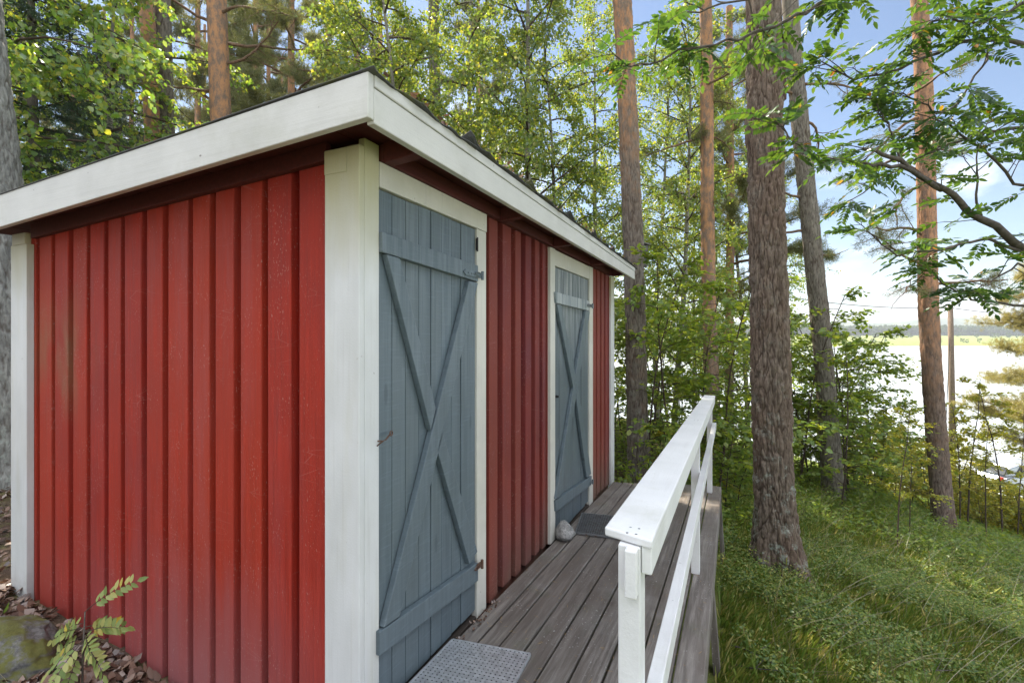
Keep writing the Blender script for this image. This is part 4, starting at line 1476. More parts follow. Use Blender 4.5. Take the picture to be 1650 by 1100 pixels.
# ------------------------------------------------------------------ rowan
def rowan_leaves(spots, g, n_pairs=6, size=1.0, ll=0.046, lw=0.021, face=None):
    """spots: (base, direction); pinnate leaves, leaflets in pairs along a bent stalk"""
    P, D, Nn, L = [], [], [], []
    mb = MB()
    for b, d in spots:
        b = Vector(b); d = Vector(d).normalized()
        Lr = size * g.uniform(0.13, 0.19)
        up = (face or Vector((0, 0, 1))) + Vector((g.normal() * .4, g.normal() * .4, 0)); up.normalize()
        side = d.cross(up)
        if side.length < 1e-3: side = Vector((1, 0, 0))
        side.normalize(); nrm = side.cross(d).normalized()
        pts = [b]
        dd = d.copy()
        for k in range(6):
            dd = (dd + Vector((0, 0, -0.10))).normalized()
            pts.append(pts[-1] + dd * (Lr / 6))
        mb.tube(pts, [0.0016, 0.0015, 0.0013, 0.0012, 0.001, 0.0009, 0.0007], 3)
        np_ = n_pairs + int(g.integers(-1, 2))
        for k in range(np_):
            t = 0.24 + 0.74 * k / np_
            p, a = along(pts, t)
            s = 1.0 - 0.35 * abs(t - 0.55)
            for sg in (-1, 1):
                P.append(tuple(p)); D.append(tuple(a * 0.62 + side * (sg * 0.9) + nrm * g.normal() * .16 + Vector((0, 0, -.12 + .1 * g.normal()))))
                Nn.append(tuple(nrm + side * (g.normal() * .25) + a * (g.normal() * .2))); L.append(s)
        p, a = along(pts, 1.0)
        P.append(tuple(p)); D.append(tuple(a)); Nn.append(tuple(nrm)); L.append(1.0)
    L = np.array(L) * size
    V, F = leaf_arrays(P, D, Nn, ll * L, lw * L, HEX)
    return mb, V, F


def rowan_tree():
    r = random.Random(5); g = np.random.default_rng(5)
    base = gpoint(1905, 2.9)
    e = empty('rowan_tree', base)
    tag(e, 'rowan tree reaching in from the right edge with feathery leaves on forking boughs', 'rowan tree')
    top = at(1870, -260, 2.7)
    mid = at(1885, 380, 2.75)
    mid2 = at(1850, 120, 2.7)
    mbt = MB()
    tpts = [base - Vector((0, 0, .1)), base.lerp(mid, .5), mid, mid2, top]
    mbt.tube(tpts, [0.085, 0.07, 0.06, 0.048, 0.03], 14)
    o = mbt.build('trunk', M['rowan_bark'], e, True); o.location = -base
    # boughs: photographed courses, each at its own distance
    boughs = [
        ([(1885, 470, 2.75), (1720, 440, 2.62), (1650, 405, 2.55), (1580, 350, 2.5), (1520, 305, 2.45), (1450, 262, 2.4), (1390, 240, 2.35)], 0.030, 0.008, 26),
        ([(1520, 305, 2.45), (1450, 268, 2.38), (1390, 262, 2.30), (1330, 255, 2.25), (1285, 232, 2.2), (1262, 205, 2.2)], 0.012, 0.003, 20),
        ([(1860, 230, 2.7), (1740, 200, 2.75), (1650, 205, 2.8), (1590, 212, 2.8), (1510, 240, 2.85), (1440, 275, 2.9), (1372, 322, 2.9)], 0.016, 0.003, 26),
        ([(1860, 170, 2.7), (1700, 90, 2.6), (1610, 60, 2.55), (1530, 75, 2.5), (1450, 110, 2.5), (1375, 128, 2.5), (1325, 100, 2.5)], 0.017, 0.003, 40),
        ([(1870, 40, 2.7), (1720, -20, 2.5), (1640, 10, 2.45), (1580, 40, 2.4), (1520, 25, 2.4), (1480, 50, 2.4)], 0.014, 0.003, 32),
        ([(1610, 60, 2.55), (1580, 110, 2.5), (1545, 165, 2.45), (1500, 190, 2.4)], 0.007, 0.003, 18),
        ([(1880, 330, 2.75), (1720, 320, 2.7), (1640, 292, 2.65), (1560, 225, 2.6), (1500, 180, 2.55), (1455, 150, 2.5)], 0.012, 0.003, 30),
        ([(1650, 405, 2.55), (1580, 385, 2.5), (1520, 400, 2.45), (1450, 410, 2.4), (1395, 372, 2.4)], 0.009, 0.003, 20),
        ([(1880, 520, 2.8), (1760, 500, 2.75), (1650, 492, 2.7), (1580, 485, 2.65), (1530, 462, 2.6), (1495, 435, 2.55)], 0.012, 0.003, 14),
        ([(1690, 440, 2.6), (1640, 425, 2.55), (1600, 455, 2.5), (1560, 470, 2.45)], 0.008, 0.002, 12),
        ([(1580, 350, 2.5), (1570, 300, 2.5), (1575, 255, 2.5), (1590, 200, 2.5)], 0.007, 0.002, 14),
        ([(1450, 262, 2.4), (1440, 225, 2.4), (1425, 190, 2.4), (1405, 160, 2.4)], 0.006, 0.002, 12),
        # the bough across the top of the view
        ([(1850, -200, 2.7), (1600, -140, 2.4), (1420, -60, 2.25), (1330, 0, 2.2), (1270, 30, 2.15), (1190, 62, 2.1), (1110, 78, 2.05), (1050, 105, 2.05), (1010, 108, 2.05)], 0.013, 0.0025, 34),
        ([(1420, -60, 2.25), (1330, -30, 2.2), (1250, -10, 2.1), (1160, 5, 2.1), (1090, 30, 2.1)], 0.008, 0.003, 18),
        ([(1600, -140, 2.4), (1500, -60, 2.3), (1430, -10, 2.2), (1370, 0, 2.2)], 0.008, 0.003, 12),
    ]
    spots_all = []
    for pts, r0, r1, nl in boughs:
        w = [at(*p) for p in pts]
        # smooth + wander a little
        fine = []
        for i in range(len(w) - 1):
            for s in range(4):
                q = w[i].lerp(w[i + 1], s / 4)
                fine.append(q + Vector((r.gauss(0, .006), r.gauss(0, .006), r.gauss(0, .006))))
        fine.append(w[-1])
        mb = MB()
        n = len(fine)
        mb.tube(fine, [r0 + (r1 - r0) * (i / (n - 1)) ** 0.8 for i in range(n)], 8)
        spots = []
        for k in range(max(4, nl // 3)):                   # twigs carrying the leaves
            t = 0.28 + 0.72 * (k + r.random()) / max(4, nl // 3)
            p, a = along(fine, min(t, 1.0))
            sd = (a * 0.7 + Vector((r.uniform(-1, 1), r.uniform(-1, 1), r.uniform(-.5, .8)))).normalized()
            sl = r.uniform(0.05, 0.20)
            sp_ = polyline(p, sd, sl, 3, 0.02, 0.2, r)
            mb.tube(sp_, [0.003, 0.0026, 0.0022, 0.0016], 5)
            for q in range(r.randint(3, 5)):
                pp, aa = along(sp_, r.uniform(0.55, 1.0))
                a2 = 2.4 * q
                out = Vector((math.cos(a2), math.sin(a2), r.uniform(-.35, .4)))
                spots.append((tuple(pp), tuple(aa * 0.5 + out * 0.8)))
        p, a = along(fine, 1.0)
        for q in range(6):
            out = Vector((math.cos(q * 1.1), math.sin(q * 1.1), r.uniform(-.3, .3)))
            spots.append((tuple(p), tuple(a * 0.7 + out * 0.8)))
        lm, V, F = rowan_leaves(spots, g, 6, 0.9)
        b_ob = obj_of('bough', np_mesh('bough', [mb_groups(mb, 0)], [M['rowan_bark']]), e)
        b_ob.data.polygons.foreach_set('use_smooth', [True] * len(b_ob.data.polygons))
        b_ob.location = -base
        l_ob = obj_of('foliage', np_mesh('rowan_foliage', [mb_groups(lm, 0), (V, F, 1)], [M['twig'], M['leaf_rowan']]), b_ob)
        # foliage shares the bough's frame
    return e


rowan_tree()


def rowan_sapling():
    g = np.random.default_rng(17); r = random.Random(17)
    base = Vector(at(128, 1098, 1.62)); base.z = bumpy(base.x, base.y) - 0.02
    e = empty('rowan_sapling', base)
    tag(e, 'small rowan sapling with yellowing feathery leaves in front of the red side wall', 'sapling')
    tip = at(137, 985, 1.62)
    mb = MB()
    pts = [base, base.lerp(tip, .35) + Vector((.004, 0, 0)), base.lerp(tip, .7) - Vector((.004, 0, 0)), tip]
    mb.tube(pts, [0.004, 0.0035, 0.003, 0.0022], 6)
    o = mb.build('stem', M['rowan_bark'], e, True); o.location = -base
    node = at(132, 1012, 1.62)
    spots = []
    for (bx, by), (tx, ty), dd in (((137, 985), (178, 945), 0.02), ((140, 1018), (222, 972), -0.03), ((132, 1012), (62, 1008), 0.05), ((130, 1035), (52, 1078), 0.0),
                                   ((135, 1030), (95, 1072), -0.06), ((136, 1022), (150, 1040), -0.12), ((133, 1004), (95, 1000), 0.06), ((134, 1010), (172, 1000), 0.05), ((133, 1026), (80, 1040), 0.03), ((133, 1032), (165, 1062), -0.05), ((131, 1040), (112, 1085), -0.03)):
        a, b = at(bx, by, 1.62), at(tx, ty, 1.62 + dd)
        spots.append((tuple(a), tuple(b - a)))
    lm, V, F = rowan_leaves(spots, g, 7, 0.95, 0.038, 0.018, Vector((0.35, -0.75, 0.55)))
    f = obj_of('foliage', np_mesh('sapling_foliage', [mb_groups(lm, 0), (V, F, 1)], [M['twig'], M['leaf_pale']]), e)
    f.location = -base


rowan_sapling()

#=UNDER=#
# ------------------------------------------------------------------ undergrowth
def sapling_meshes(seed, H, leaf, nbr, nleaf, R, ll, lw, cb=0.35):
    r = random.Random(seed); g = np.random.default_rng(seed)
    mbt, mb = MB(), MB()
    tp = polyline((0, 0, -0.05), (r.uniform(-.12, .12), r.uniform(-.12, .12), 1), H, 9, 0.0, 0.09, r)
    mbt.tube(tp, [0.004 + 0.0045 * H * (1 - 0.9 * k / 9) for k in range(10)], 6)
    TP = []
    for i in range(nbr):
        t = cb + (1 - cb) * (i + r.random()) / nbr
        p, a = along(tp, t)
        az = i * 2.399 + r.uniform(-.5, .5)
        L = R * (1.15 - 0.75 * t) * r.uniform(0.7, 1.2)
        pts = polyline(p, (math.cos(az), math.sin(az), r.uniform(0.15, 0.7)), L, 5, 0.09, 0.14, r)
        mb.tube(pts, [0.005 * (1 - .75 * k / 5) + .001 for k in range(6)], 4)
        TP.append([tuple(pts[k]) for k in range(1, 6)])
        for s in range(4):
            p2, a2 = along(pts, r.uniform(.3, .95))
            sp_ = polyline(p2, (a2 + Vector((r.uniform(-1, 1), r.uniform(-1, 1), r.uniform(-.2, .3)))).normalized(), L * .5, 4, 0.08, .14, r)
            mb.tube(sp_, [.002] * 4 + [.001], 3)
            TP.append([tuple(q) for q in sp_])
    TP = np.array(TP)
    idx = g.integers(0, len(TP), nleaf)
    t = g.uniform(0.0, 1.0, nleaf) * 4
    k = np.minimum(t.astype(int), 3); f = (t - k)[:, None]
    A = TP[idx, k]; B = TP[idx, k + 1]
    P = A + (B - A) * f + g.normal(size=(nleaf, 3)) * 0.02
    D = unit(B - A) * 0.6 + g.normal(size=(nleaf, 3)) * (0.75, 0.75, 0.25) + np.array([0, 0, -0.15])
    Nn = g.normal(size=(nleaf, 3)) * 0.35 + np.array([0, 0, 1.0])
    V, F = leaf_arrays(P, D, Nn, ll * g.uniform(0.7, 1.25, nleaf), lw * g.uniform(0.75, 1.2, nleaf), HEX)
    c = np_mesh('sapling_foliage', [mb_groups(mb, 0), (V, F, 1)], [M['twig'], M[leaf]])
    s = bpy.data.meshes.new('sapling_stem')
    s.from_pydata(mbt.v, [], mbt.f); s.materials.append(M['twig'])
    s.update()
    return s, c


saps = [sapling_meshes(201, 3.2, 'leaf_sap', 18, 1350, 1.15, 0.072, 0.050, 0.10),
        sapling_meshes(202, 2.4, 'leaf_sap', 16, 1100, 0.95, 0.068, 0.046, 0.10),
        sapling_meshes(203, 1.5, 'leaf_sap', 13, 650, 0.65, 0.062, 0.044, 0.12),
        sapling_meshes(204, 2.2, 'leaf_sun_tint', 17, 1300, 0.85, 0.064, 0.044, 0.12),
        sapling_meshes(205, 1.3, 'leaf_sun_tint', 13, 750, 0.6, 0.056, 0.040, 0.12),
        sapling_meshes(206, 3.0, 'leaf_sun_tint', 12, 900, 0.8, 0.058, 0.040, 0.30)]
SR = random.Random(99)
ZL = {'A': ('leafy green sapling in the thicket between the shed end and the thick dark pine', 'saplings between the shed and the thick pine'),
      'B': ('leafy green sapling in the thicket around the grey leaning pine', 'saplings round the leaning pine'),
      'C': ('sunlit yellow green sapling on the slope below the lake view at the right', 'sunlit saplings on the right slope')}


def plant(z, px, d, k, sc=1.0):
    lab, grp = ZL[z]
    tree_from('sapling', saps[k], gpoint(px, d), SR.uniform(0, 6.28), sc * SR.uniform(0.9, 1.12), lab, 'sapling', grp, ('stem', 'foliage'))


for i in range(24):                                       # behind the far end of the deck
    px = 985 + (1215 - 985) * ((i * 0.618) % 1)
    plant('A', px, SR.uniform(6.6, 12.5), SR.choice((0, 0, 1, 1, 2)))
for i in range(8):
    plant('A', 1085 + 120 * ((i * 0.618) % 1), SR.uniform(5.6, 6.6), SR.choice((2, 2, 4)), 0.8)
for i in range(13):
    px = 1275 + (1420 - 1275) * ((i * 0.618) % 1)
    plant('B', px, SR.uniform(8.0, 11.5), SR.choice((0, 1, 1, 2)), 1.0)
for i in range(7):
    plant('B', 1285 + 100 * ((i * 0.618) % 1), SR.uniform(9.0, 10.5), 0, 1.15)
for i in range(60):
    px = 1380 + (1700 - 1380) * ((i * 0.618) % 1)
    if px > 1562:
        plant('C', px, SR.uniform(9.8, 17), 4, 0.62)
    else:
        plant('C', px, SR.uniform(9.8, 19), SR.choice((3, 3, 4)), 1.0)
for i in range(34):
    plant('C', 1530 + 170 * ((i * 0.618) % 1), SR.uniform(9.4, 13.5), 4, 0.86)
for px, d, k, sc in ((1447, 6.4, 5, 0.62), (1465, 7.0, 5, 0.5), (1560, 9.2, 5, 1.0), (1612, 9.0, 5, 1.0), (1590, 8.4, 5, 0.7), (1640, 9.6, 5, 0.9), (1545, 8.9, 5, 0.8)):
    lab = ('thin single stemmed sapling standing alone in the berry scrub on the right', 'thin stemmed saplings on the right slope')
    tree_from('sapling', saps[k], gpoint(px, d), SR.uniform(0, 6.28), sc, lab[0], 'sapling', lab[1], ('stem', 'foliage'))


# ------------------------------------------------------------------ ground cover (nobody could count it)
def scatter(n, test, g, lo, hi):
    out = []
    while len(out) < n:
        x = g.uniform(lo[0], hi[0], 4000); y = g.uniform(lo[1], hi[1], 4000)
        for a, b in zip(x, y):
            if test(a, b): out.append((a, b, bumpy(a, b)))
            if len(out) >= n: break
    return np.array(out)


def patch(x, y, s, k):
    return noise.noise((x * s, y * s, k))


g = np.random.default_rng(301)
right = lambda x, y: (x > 1.0 or y > 4.05) and (x > -0.6)
inview = lambda x, y: abs(((x - CX) * RT[0] + (y - CY) * RT[1])) < 1.4 * max(0.1, (x - CX) * FW[0] + (y - CY) * FW[1]) and (x - CX) * FW[0] + (y - CY) * FW[1] > 0.7


def near_weight(x, y, g_=random.Random(1)):
    d = (x - CX) * FW[0] + (y - CY) * FW[1]
    return g_.random() < min(1.0, (4.2 / max(d, .5)) ** 1.3)


# fine grass
P = scatter(185000, lambda x, y: right(x, y) and inview(x, y) and near_weight(x, y) and patch(x, y, 0.9, 2.0) + 0.25 * patch(x, y, 4, 7) > (-0.30 if x > 1.35 else -2), g, (0.9, -1.2), (12, 14))
n = len(P)
az = g.uniform(0, 6.28, n)
lean = np.stack([np.cos(az), np.sin(az), np.zeros(n)], 1)
drift = np.array([0.55, -0.15, 0])
D = lean * g.uniform(.15, .9, (n, 1)) + drift * 0.6 + np.array([0, 0, 0.75])
tall = np.array([0.75 + 0.9 * max(-0.5, patch(a, b, 1.7, 31)) for a, b in P[:, :2]])
L = g.uniform(0.025, 0.10, n) * tall * np.where(g.random(n) < .05, 2.2, 1.0)
SH = ((0.0, 0.0, 0.0), (0.30, 0.5, 0.1), (0.68, 0.40, -4.0), (1.0, 0.0, -12.0), (0.68, -0.40, -4.0), (0.30, -0.5, 0.1))
V, F = leaf_arrays(P, D, lean + np.array([0, 0, 0.3]), L, g.uniform(0.0016, 0.0032, n), SH)
o = obj_of('grass', np_mesh('grass', [(V, F, 0)], [M['grass']])); tag(o, kind='stuff')
# dry arching stalks
P = scatter(700, lambda x, y: right(x, y) and inview(x, y) and near_weight(x, y), g, (1.3, 0.5), (7, 9))
mb = MB(); r = random.Random(8)
for p in P:
    a = r.uniform(0, 6.28); L = r.uniform(0.25, 0.62)
    pts = polyline(p, (math.cos(a) * .5 + .35, math.sin(a) * .5 - .1, 1.0), L, 7, 0.10, 0.04, r)
    mb.tube(pts, [0.0019 - 0.00014 * k for k in range(8)], 3)
tag(mb.build('dry_grass', M['straw']), kind='stuff')
# berry scrub: small sprigs with oval leaves
P0 = scatter(15000, lambda x, y: right(x, y) and inview(x, y) and near_weight(x, y) and patch(x, y, 0.9, 2.0) + 0.5 * patch(x, y, 3.1, 5) < 0.20 and ((x - CX) * FW[0] + (y - CY) * FW[1] > 3.5 + 0.5 * patch(x, y, 2.0, 3) or patch(x, y, 2.2, 8) > 0.12), g, (0.9, -1.2), (11, 13))
k = 9
P = np.repeat(P0, k, axis=0)
n = len(P)
hgt = np.repeat(g.uniform(0.05, 0.20, len(P0)), k) * g.uniform(0.3, 1.0, n)
P = P + np.stack([g.normal(size=n) * .032, g.normal(size=n) * .032, hgt], 1)
az = g.uniform(0, 6.28, n)
D = np.stack([np.cos(az), np.sin(az), g.uniform(-.1, .6, n)], 1)
V, F = leaf_arrays(P, D, g.normal(size=(n, 3)) * .4 + np.array([0, 0, 1]), g.uniform(0.010, 0.034, n), g.uniform(0.006, 0.018, n), HEX)
o = obj_of('ground_cover', np_mesh('ground_cover', [(V, F, 0)], [M['herb']])); tag(o, kind='stuff')
# low leafy growth beyond, under the saplings
P0 = scatter(15000, lambda x, y: (y > 6.4 or (y > 4.4 and x < 1.2)) and inview(x, y), g, (-2, 4.0), (14, 20))
P = np.repeat(P0, 6, axis=0); n = len(P)
P = P + np.stack([g.normal(size=n) * .07, g.normal(size=n) * .07, g.uniform(0.02, 0.24, n)], 1)
az = g.uniform(0, 6.28, n)
D = np.stack([np.cos(az), np.sin(az), g.uniform(-.2, .5, n)], 1)
V, F = leaf_arrays(P, D, g.normal(size=(n, 3)) * .4 + np.array([0, 0, 1]), g.uniform(0.03, 0.065, n), g.uniform(0.02, 0.036, n), HEX)
o = obj_of('ground_cover', np_mesh('low_growth', [(V, F, 0)], [M['leaf_sap']])); tag(o, kind='stuff')
# fallen leaves by the side wall
P = scatter(7000, lambda x, y: y < -0.005 and patch(x, y, 2.5, 4) > -0.25 + (0.5 if y < -.32 else 0), g, (-4.2, -1.1), (0.3, 0.02))
P2 = scatter(2600, lambda x, y: x < -2.33, g, (-5.0, -0.6), (-2.3, 2.2))
P = np.concatenate([P, P2]); n = len(P)
P[:, 2] += g.uniform(0.002, 0.03, n)
az = g.uniform(0, 6.28, n)
D = np.stack([np.cos(az), np.sin(az), g.normal(size=n) * .35], 1)
SHL = ((0.0, 0.0, 0.0), (0.30, 0.50, 0.22), (0.68, 0.40, 0.05), (1.0, 0.0, 0.30), (0.68, -0.40, 0.18), (0.30, -0.50, 0.05))
V, F = leaf_arrays(P, D, g.normal(size=(n, 3)) * .45 + np.array([0, 0, 1]), g.uniform(0.025, 0.062, n), g.uniform(0.018, 0.04, n), SHL)
o = obj_of('fallen_leaves', np_mesh('fallen_leaves', [(V, F, 0)], [M['litter']])); tag(o, kind='stuff')
# grass and moss in the lower left corner
P = scatter(5200, lambda x, y: y < -0.12 and patch(x, y, 1.5, 9) > -0.15, g, (-3.2, -1.1), (-0.5, -0.1))
n = len(P)
az = g.uniform(0, 6.28, n)
lean = np.stack([np.cos(az), np.sin(az), np.zeros(n)], 1)
V, F = leaf_arrays(P, lean * g.uniform(.2, 1.0, (n, 1)) + np.array([0, 0, .6]), lean + np.array([0, 0, .3]), g.uniform(0.03, 0.10, n), 0.0032, SH)
o = obj_of('grass', np_mesh('grass_left', [(V, F, 0)], [M['grass']])); tag(o, kind='stuff')
mb = MB(); r = random.Random(18)
for _ in range(16):
    x, y = r.uniform(-1.9, -0.75), r.uniform(-0.6, -0.15)
    a = r.uniform(-0.6, 0.6)
    pts = polyline((x, y, bumpy(x, y)), (math.cos(a), math.sin(a) * .4, .55), r.uniform(.25, .5), 6, 0.10, 0.05, r)
    mb.tube(pts, [0.0016 - 0.00015 * k for k in range(7)], 3)
tag(mb.build('dry_grass', M['straw']), kind='stuff')
# needles, seeds and crumbs on the planks
g = np.random.default_rng(55)
n = 520
x = g.uniform(0.01, 0.97, n); y = g.uniform(0.1, 3.6, n)
P = np.stack([x, y, np.array([dz(b) for b in y]) + 0.0062], 1)
az = g.uniform(0, 6.28, n)
D = np.stack([np.cos(az), np.sin(az), np.zeros(n)], 1)
V, F = leaf_arrays(P, D, np.tile(np.array([[0, 0, 1.0]]), (n, 1)), g.uniform(0.010, 0.038, n), g.uniform(0.0012, 0.003, n), HEX)
o = obj_of('needle_litter', np_mesh('needle_litter', [(V, F, 0)], [M['pineneedle_litter']])); tag(o, kind='stuff')
n = 60
P = np.stack([g.uniform(0.012, 0.05, n), g.uniform(0.55, 0.95, n), np.zeros(n)], 1)
P[:, 2] = [dz(b) + 0.006 for b in P[:, 1]]
az = g.uniform(0, 6.28, n)
V, F = leaf_arrays(P, np.stack([np.cos(az), np.sin(az), .3 + np.zeros(n)], 1), g.normal(size=(n, 3)) * .5 + np.array([0, 0, 1]), g.uniform(.008, .022, n), g.uniform(.006, .014, n), SHL)
o = obj_of('fallen_leaves', np_mesh('leaf_crumbs', [(V, F, 0)], [M['litter']])); tag(o, kind='stuff')
# moss crumbs and leaves along the roof edge
n = 160
y = g.uniform(-0.1, 3.6, n)
P = np.stack([g.uniform(0.12, 0.205, n), y, 2.048 - 0.0072 * np.maximum(0, y) + 0.022 + g.uniform(0, .008, n)], 1)
az = g.uniform(0, 6.28, n)
V, F = leaf_arrays(P, np.stack([np.cos(az), np.sin(az), .3 + np.zeros(n)], 1), g.normal(size=(n, 3)) * .5 + np.array([0, 0, 1]), g.uniform(.012, .035, n), g.uniform(.008, .02, n), SHL)
o = obj_of('fallen_leaves', np_mesh('roof_leaves', [(V, F, 0)], [M['litter']])); tag(o, kind='stuff')

# dead twigs lying on the moss
mb = MB(); r = random.Random(71)
for px, py, d, L in ((1170, 1040, 3.1, .35), (1300, 1045, 3.2, .30), (1180, 1085, 2.9, .25), (1470, 1050, 3.3, .3)):
    p = at(px, py, d); p.z = bumpy(p.x, p.y) + 0.02
    tw = empty('fallen_twig', p)
    mb = MB()
    pts = polyline((0, 0, 0), (1, r.uniform(-.6, .6), .05), L, 7, 0.0, 0.2, r)
    mb.tube(pts, [.006 - .0006 * k for k in range(8)], 6)
    q, a = along(pts, .5)
    mb.tube(polyline(q, (.6, .8, .3), L * .4, 3, 0, .2, r), [.003, .0025, .002, .001], 5)
    bpy.data.objects.remove(tw)
    o = mb.build('fallen_twig', M['rowan_bark'], None, True); o.location = p
    tag(o, {1170: 'grey twig lying in the moss right beside the deck edge', 1300: 'grey twig lying in the grass right of the handrail foot', 1180: 'short grey twig in the moss at the very bottom, nearest the deck',
            1470: 'grey twig lying in the scrub near the bottom right corner'}[px], 'twig', 'fallen twigs on the moss')

#=FAR=#
# ------------------------------------------------------------------ far woods on the other shore (one mass)
g = np.random.default_rng(77)
FP, FL, FWd, FD = [], [], [], []
for i in range(2600):
    px = g.uniform(900, 1750)
    lane = g.random()
    d = 560 + 40 * g.random() if lane < 0.010 else (760 + 60 * g.random() if lane < 0.035 else 960 + 60 * g.random())
    t = (d - 520) / 530
    zb = LAKE_Z - 0.3 + 13.6 * max(0, t) ** 0.8
    h = g.uniform(3, 7) if lane < .010 else g.uniform(5, 9) if lane < .035 else g.uniform(10, 19)
    p = at(px, HOR, d)
    m = 22
    u = g.normal(size=(m, 3)); u = u / np.linalg.norm(u, axis=1, keepdims=True)
    c = np.array([p.x, p.y, zb + h * 0.55])
    pos = c + u * np.array([h * .32, h * .32, h * .48]) * g.uniform(.4, 1, (m, 1))
    FP.append(pos); FL.append(np.full(m, h * .34)); FD.append(u + g.normal(size=(m, 3)) * .6)
FP, FL, FD = np.concatenate(FP), np.concatenate(FL), np.concatenate(FD)
V, F = leaf_arrays(FP, FD, g.normal(size=FP.shape), FL, FL * .8, HEX)
o = obj_of('far_woods', np_mesh('far_woods', [(V, F, 0)], [M['far_leaf']])); tag(o, kind='stuff')

# the air over the lake: one even, thin haze round everything
hb = MB()
hb.box(-4200, 3700, -260, 4200, -18.0, 135.0)
hm, hnt, hout = newmat('thin_haze')
hv = hnt.nodes.new('ShaderNodeVolumePrincipled')
hv.inputs['Color'].default_value = (0.86, 0.91, 1.0, 1)
hv.inputs['Density'].default_value = 0.0003
hv.inputs['Anisotropy'].default_value = 0.3
hnt.links.new(hv.outputs[0], hout.inputs['Volume'])
tag(hb.build('haze', hm), kind='stuff')

# ------------------------------------------------------------------ pole, wires, nest boxes, car
pp = gpoint(1535, 27)
pole = empty('utility_pole', pp)
tag(pole, 'weathered wooden utility pole standing in front of the lake', 'utility pole')
topz = at(1531, 490, 27).z
mb = MB(); mb.tube([(0, 0, -0.3), (-.03, 0, (topz - pp.z) * .5), (-.1, 0, topz - pp.z)], [0.17, 0.15, 0.12], 14)
mb.build('post', M['pole'], pole, True)
mb = MB(); mb.tube([(-.1, 0, topz - pp.z - 0.35), (-.1, 0, topz - pp.z - .15)], [0.05, 0.06], 10); mb.bar((-.1, -.16, topz - pp.z - .25), (-.1, .16, topz - pp.z - .25), .05, .05)
mb.build('insulator', M['steel'], pole)
mb = MB(); gl = at(1522, 735, 26.4) - pp
mb.tube([(-.1, 0, topz - pp.z - 1.2), tuple(gl)], [0.018, 0.018], 6)
mb.build('guy_wire', M['wire'], pole)
ptop = pp + Vector((-.1, 0, topz - pp.z - .2))
A = at(1180, 462, 24); B = at(1900, 512, 30)
for q, lab in ((A, 'thin black power line running left from the pole behind the pines'), (B, 'thin black power line running right from the pole out of view')):
    mb = MB()
    pts = []
    for i in range(25):
        t = i / 24
        p = ptop.lerp(q, t); p.z -= 0.35 * 4 * t * (1 - t)
        pts.append(p)
    mb.tube(pts, [0.02] * 25, 5)
    tag(mb.build('power_line', M['wire']), lab, 'power line', 'wires at the pole')


def nest_box(loc, rz, w, dpt, h, mat, label):
    e = empty('nest_box', loc, rz)
    tag(e, label, 'nest box')
    mb = MB(); mb.box(-w / 2, w / 2, -dpt / 2, dpt / 2, 0, h); mb.build('box', mat, e, False, .004)
    mb = MB(); mb.hexa([(-w / 2 - .02, -dpt / 2 - .03, h + .002), (w / 2 + .02, -dpt / 2 - .03, h + .002), (w / 2 + .02, dpt / 2, h + .04), (-w / 2 - .02, dpt / 2, h + .04),
                        (-w / 2 - .02, -dpt / 2 - .03, h + .022), (w / 2 + .02, -dpt / 2 - .03, h + .022), (w / 2 + .02, dpt / 2, h + .06), (-w / 2 - .02, dpt / 2, h + .06)])
    mb.build('lid', mat, e, False, .003)
    mb = MB(); mb.tube([(0, -dpt / 2 - .004, h * .72), (0, -dpt / 2 + .004, h * .72)], [.024, .024], 14); mb.build('entrance_hole', M['void'], e)


p = at(1250, 165, 4.88)
nest_box((p.x, p.y, p.z), TH + 1.57, 0.13, 0.15, 0.60, M['nest_brown'], 'tall dark brown nest box on the far side of the thick dark pine')
p = at(1034, 430, 6.76)
nest_box((p.x, p.y, p.z), TH + 1.57, 0.14, 0.14, 0.29, M['nest_grey'], 'small grey nest box on the pine behind the shed end')


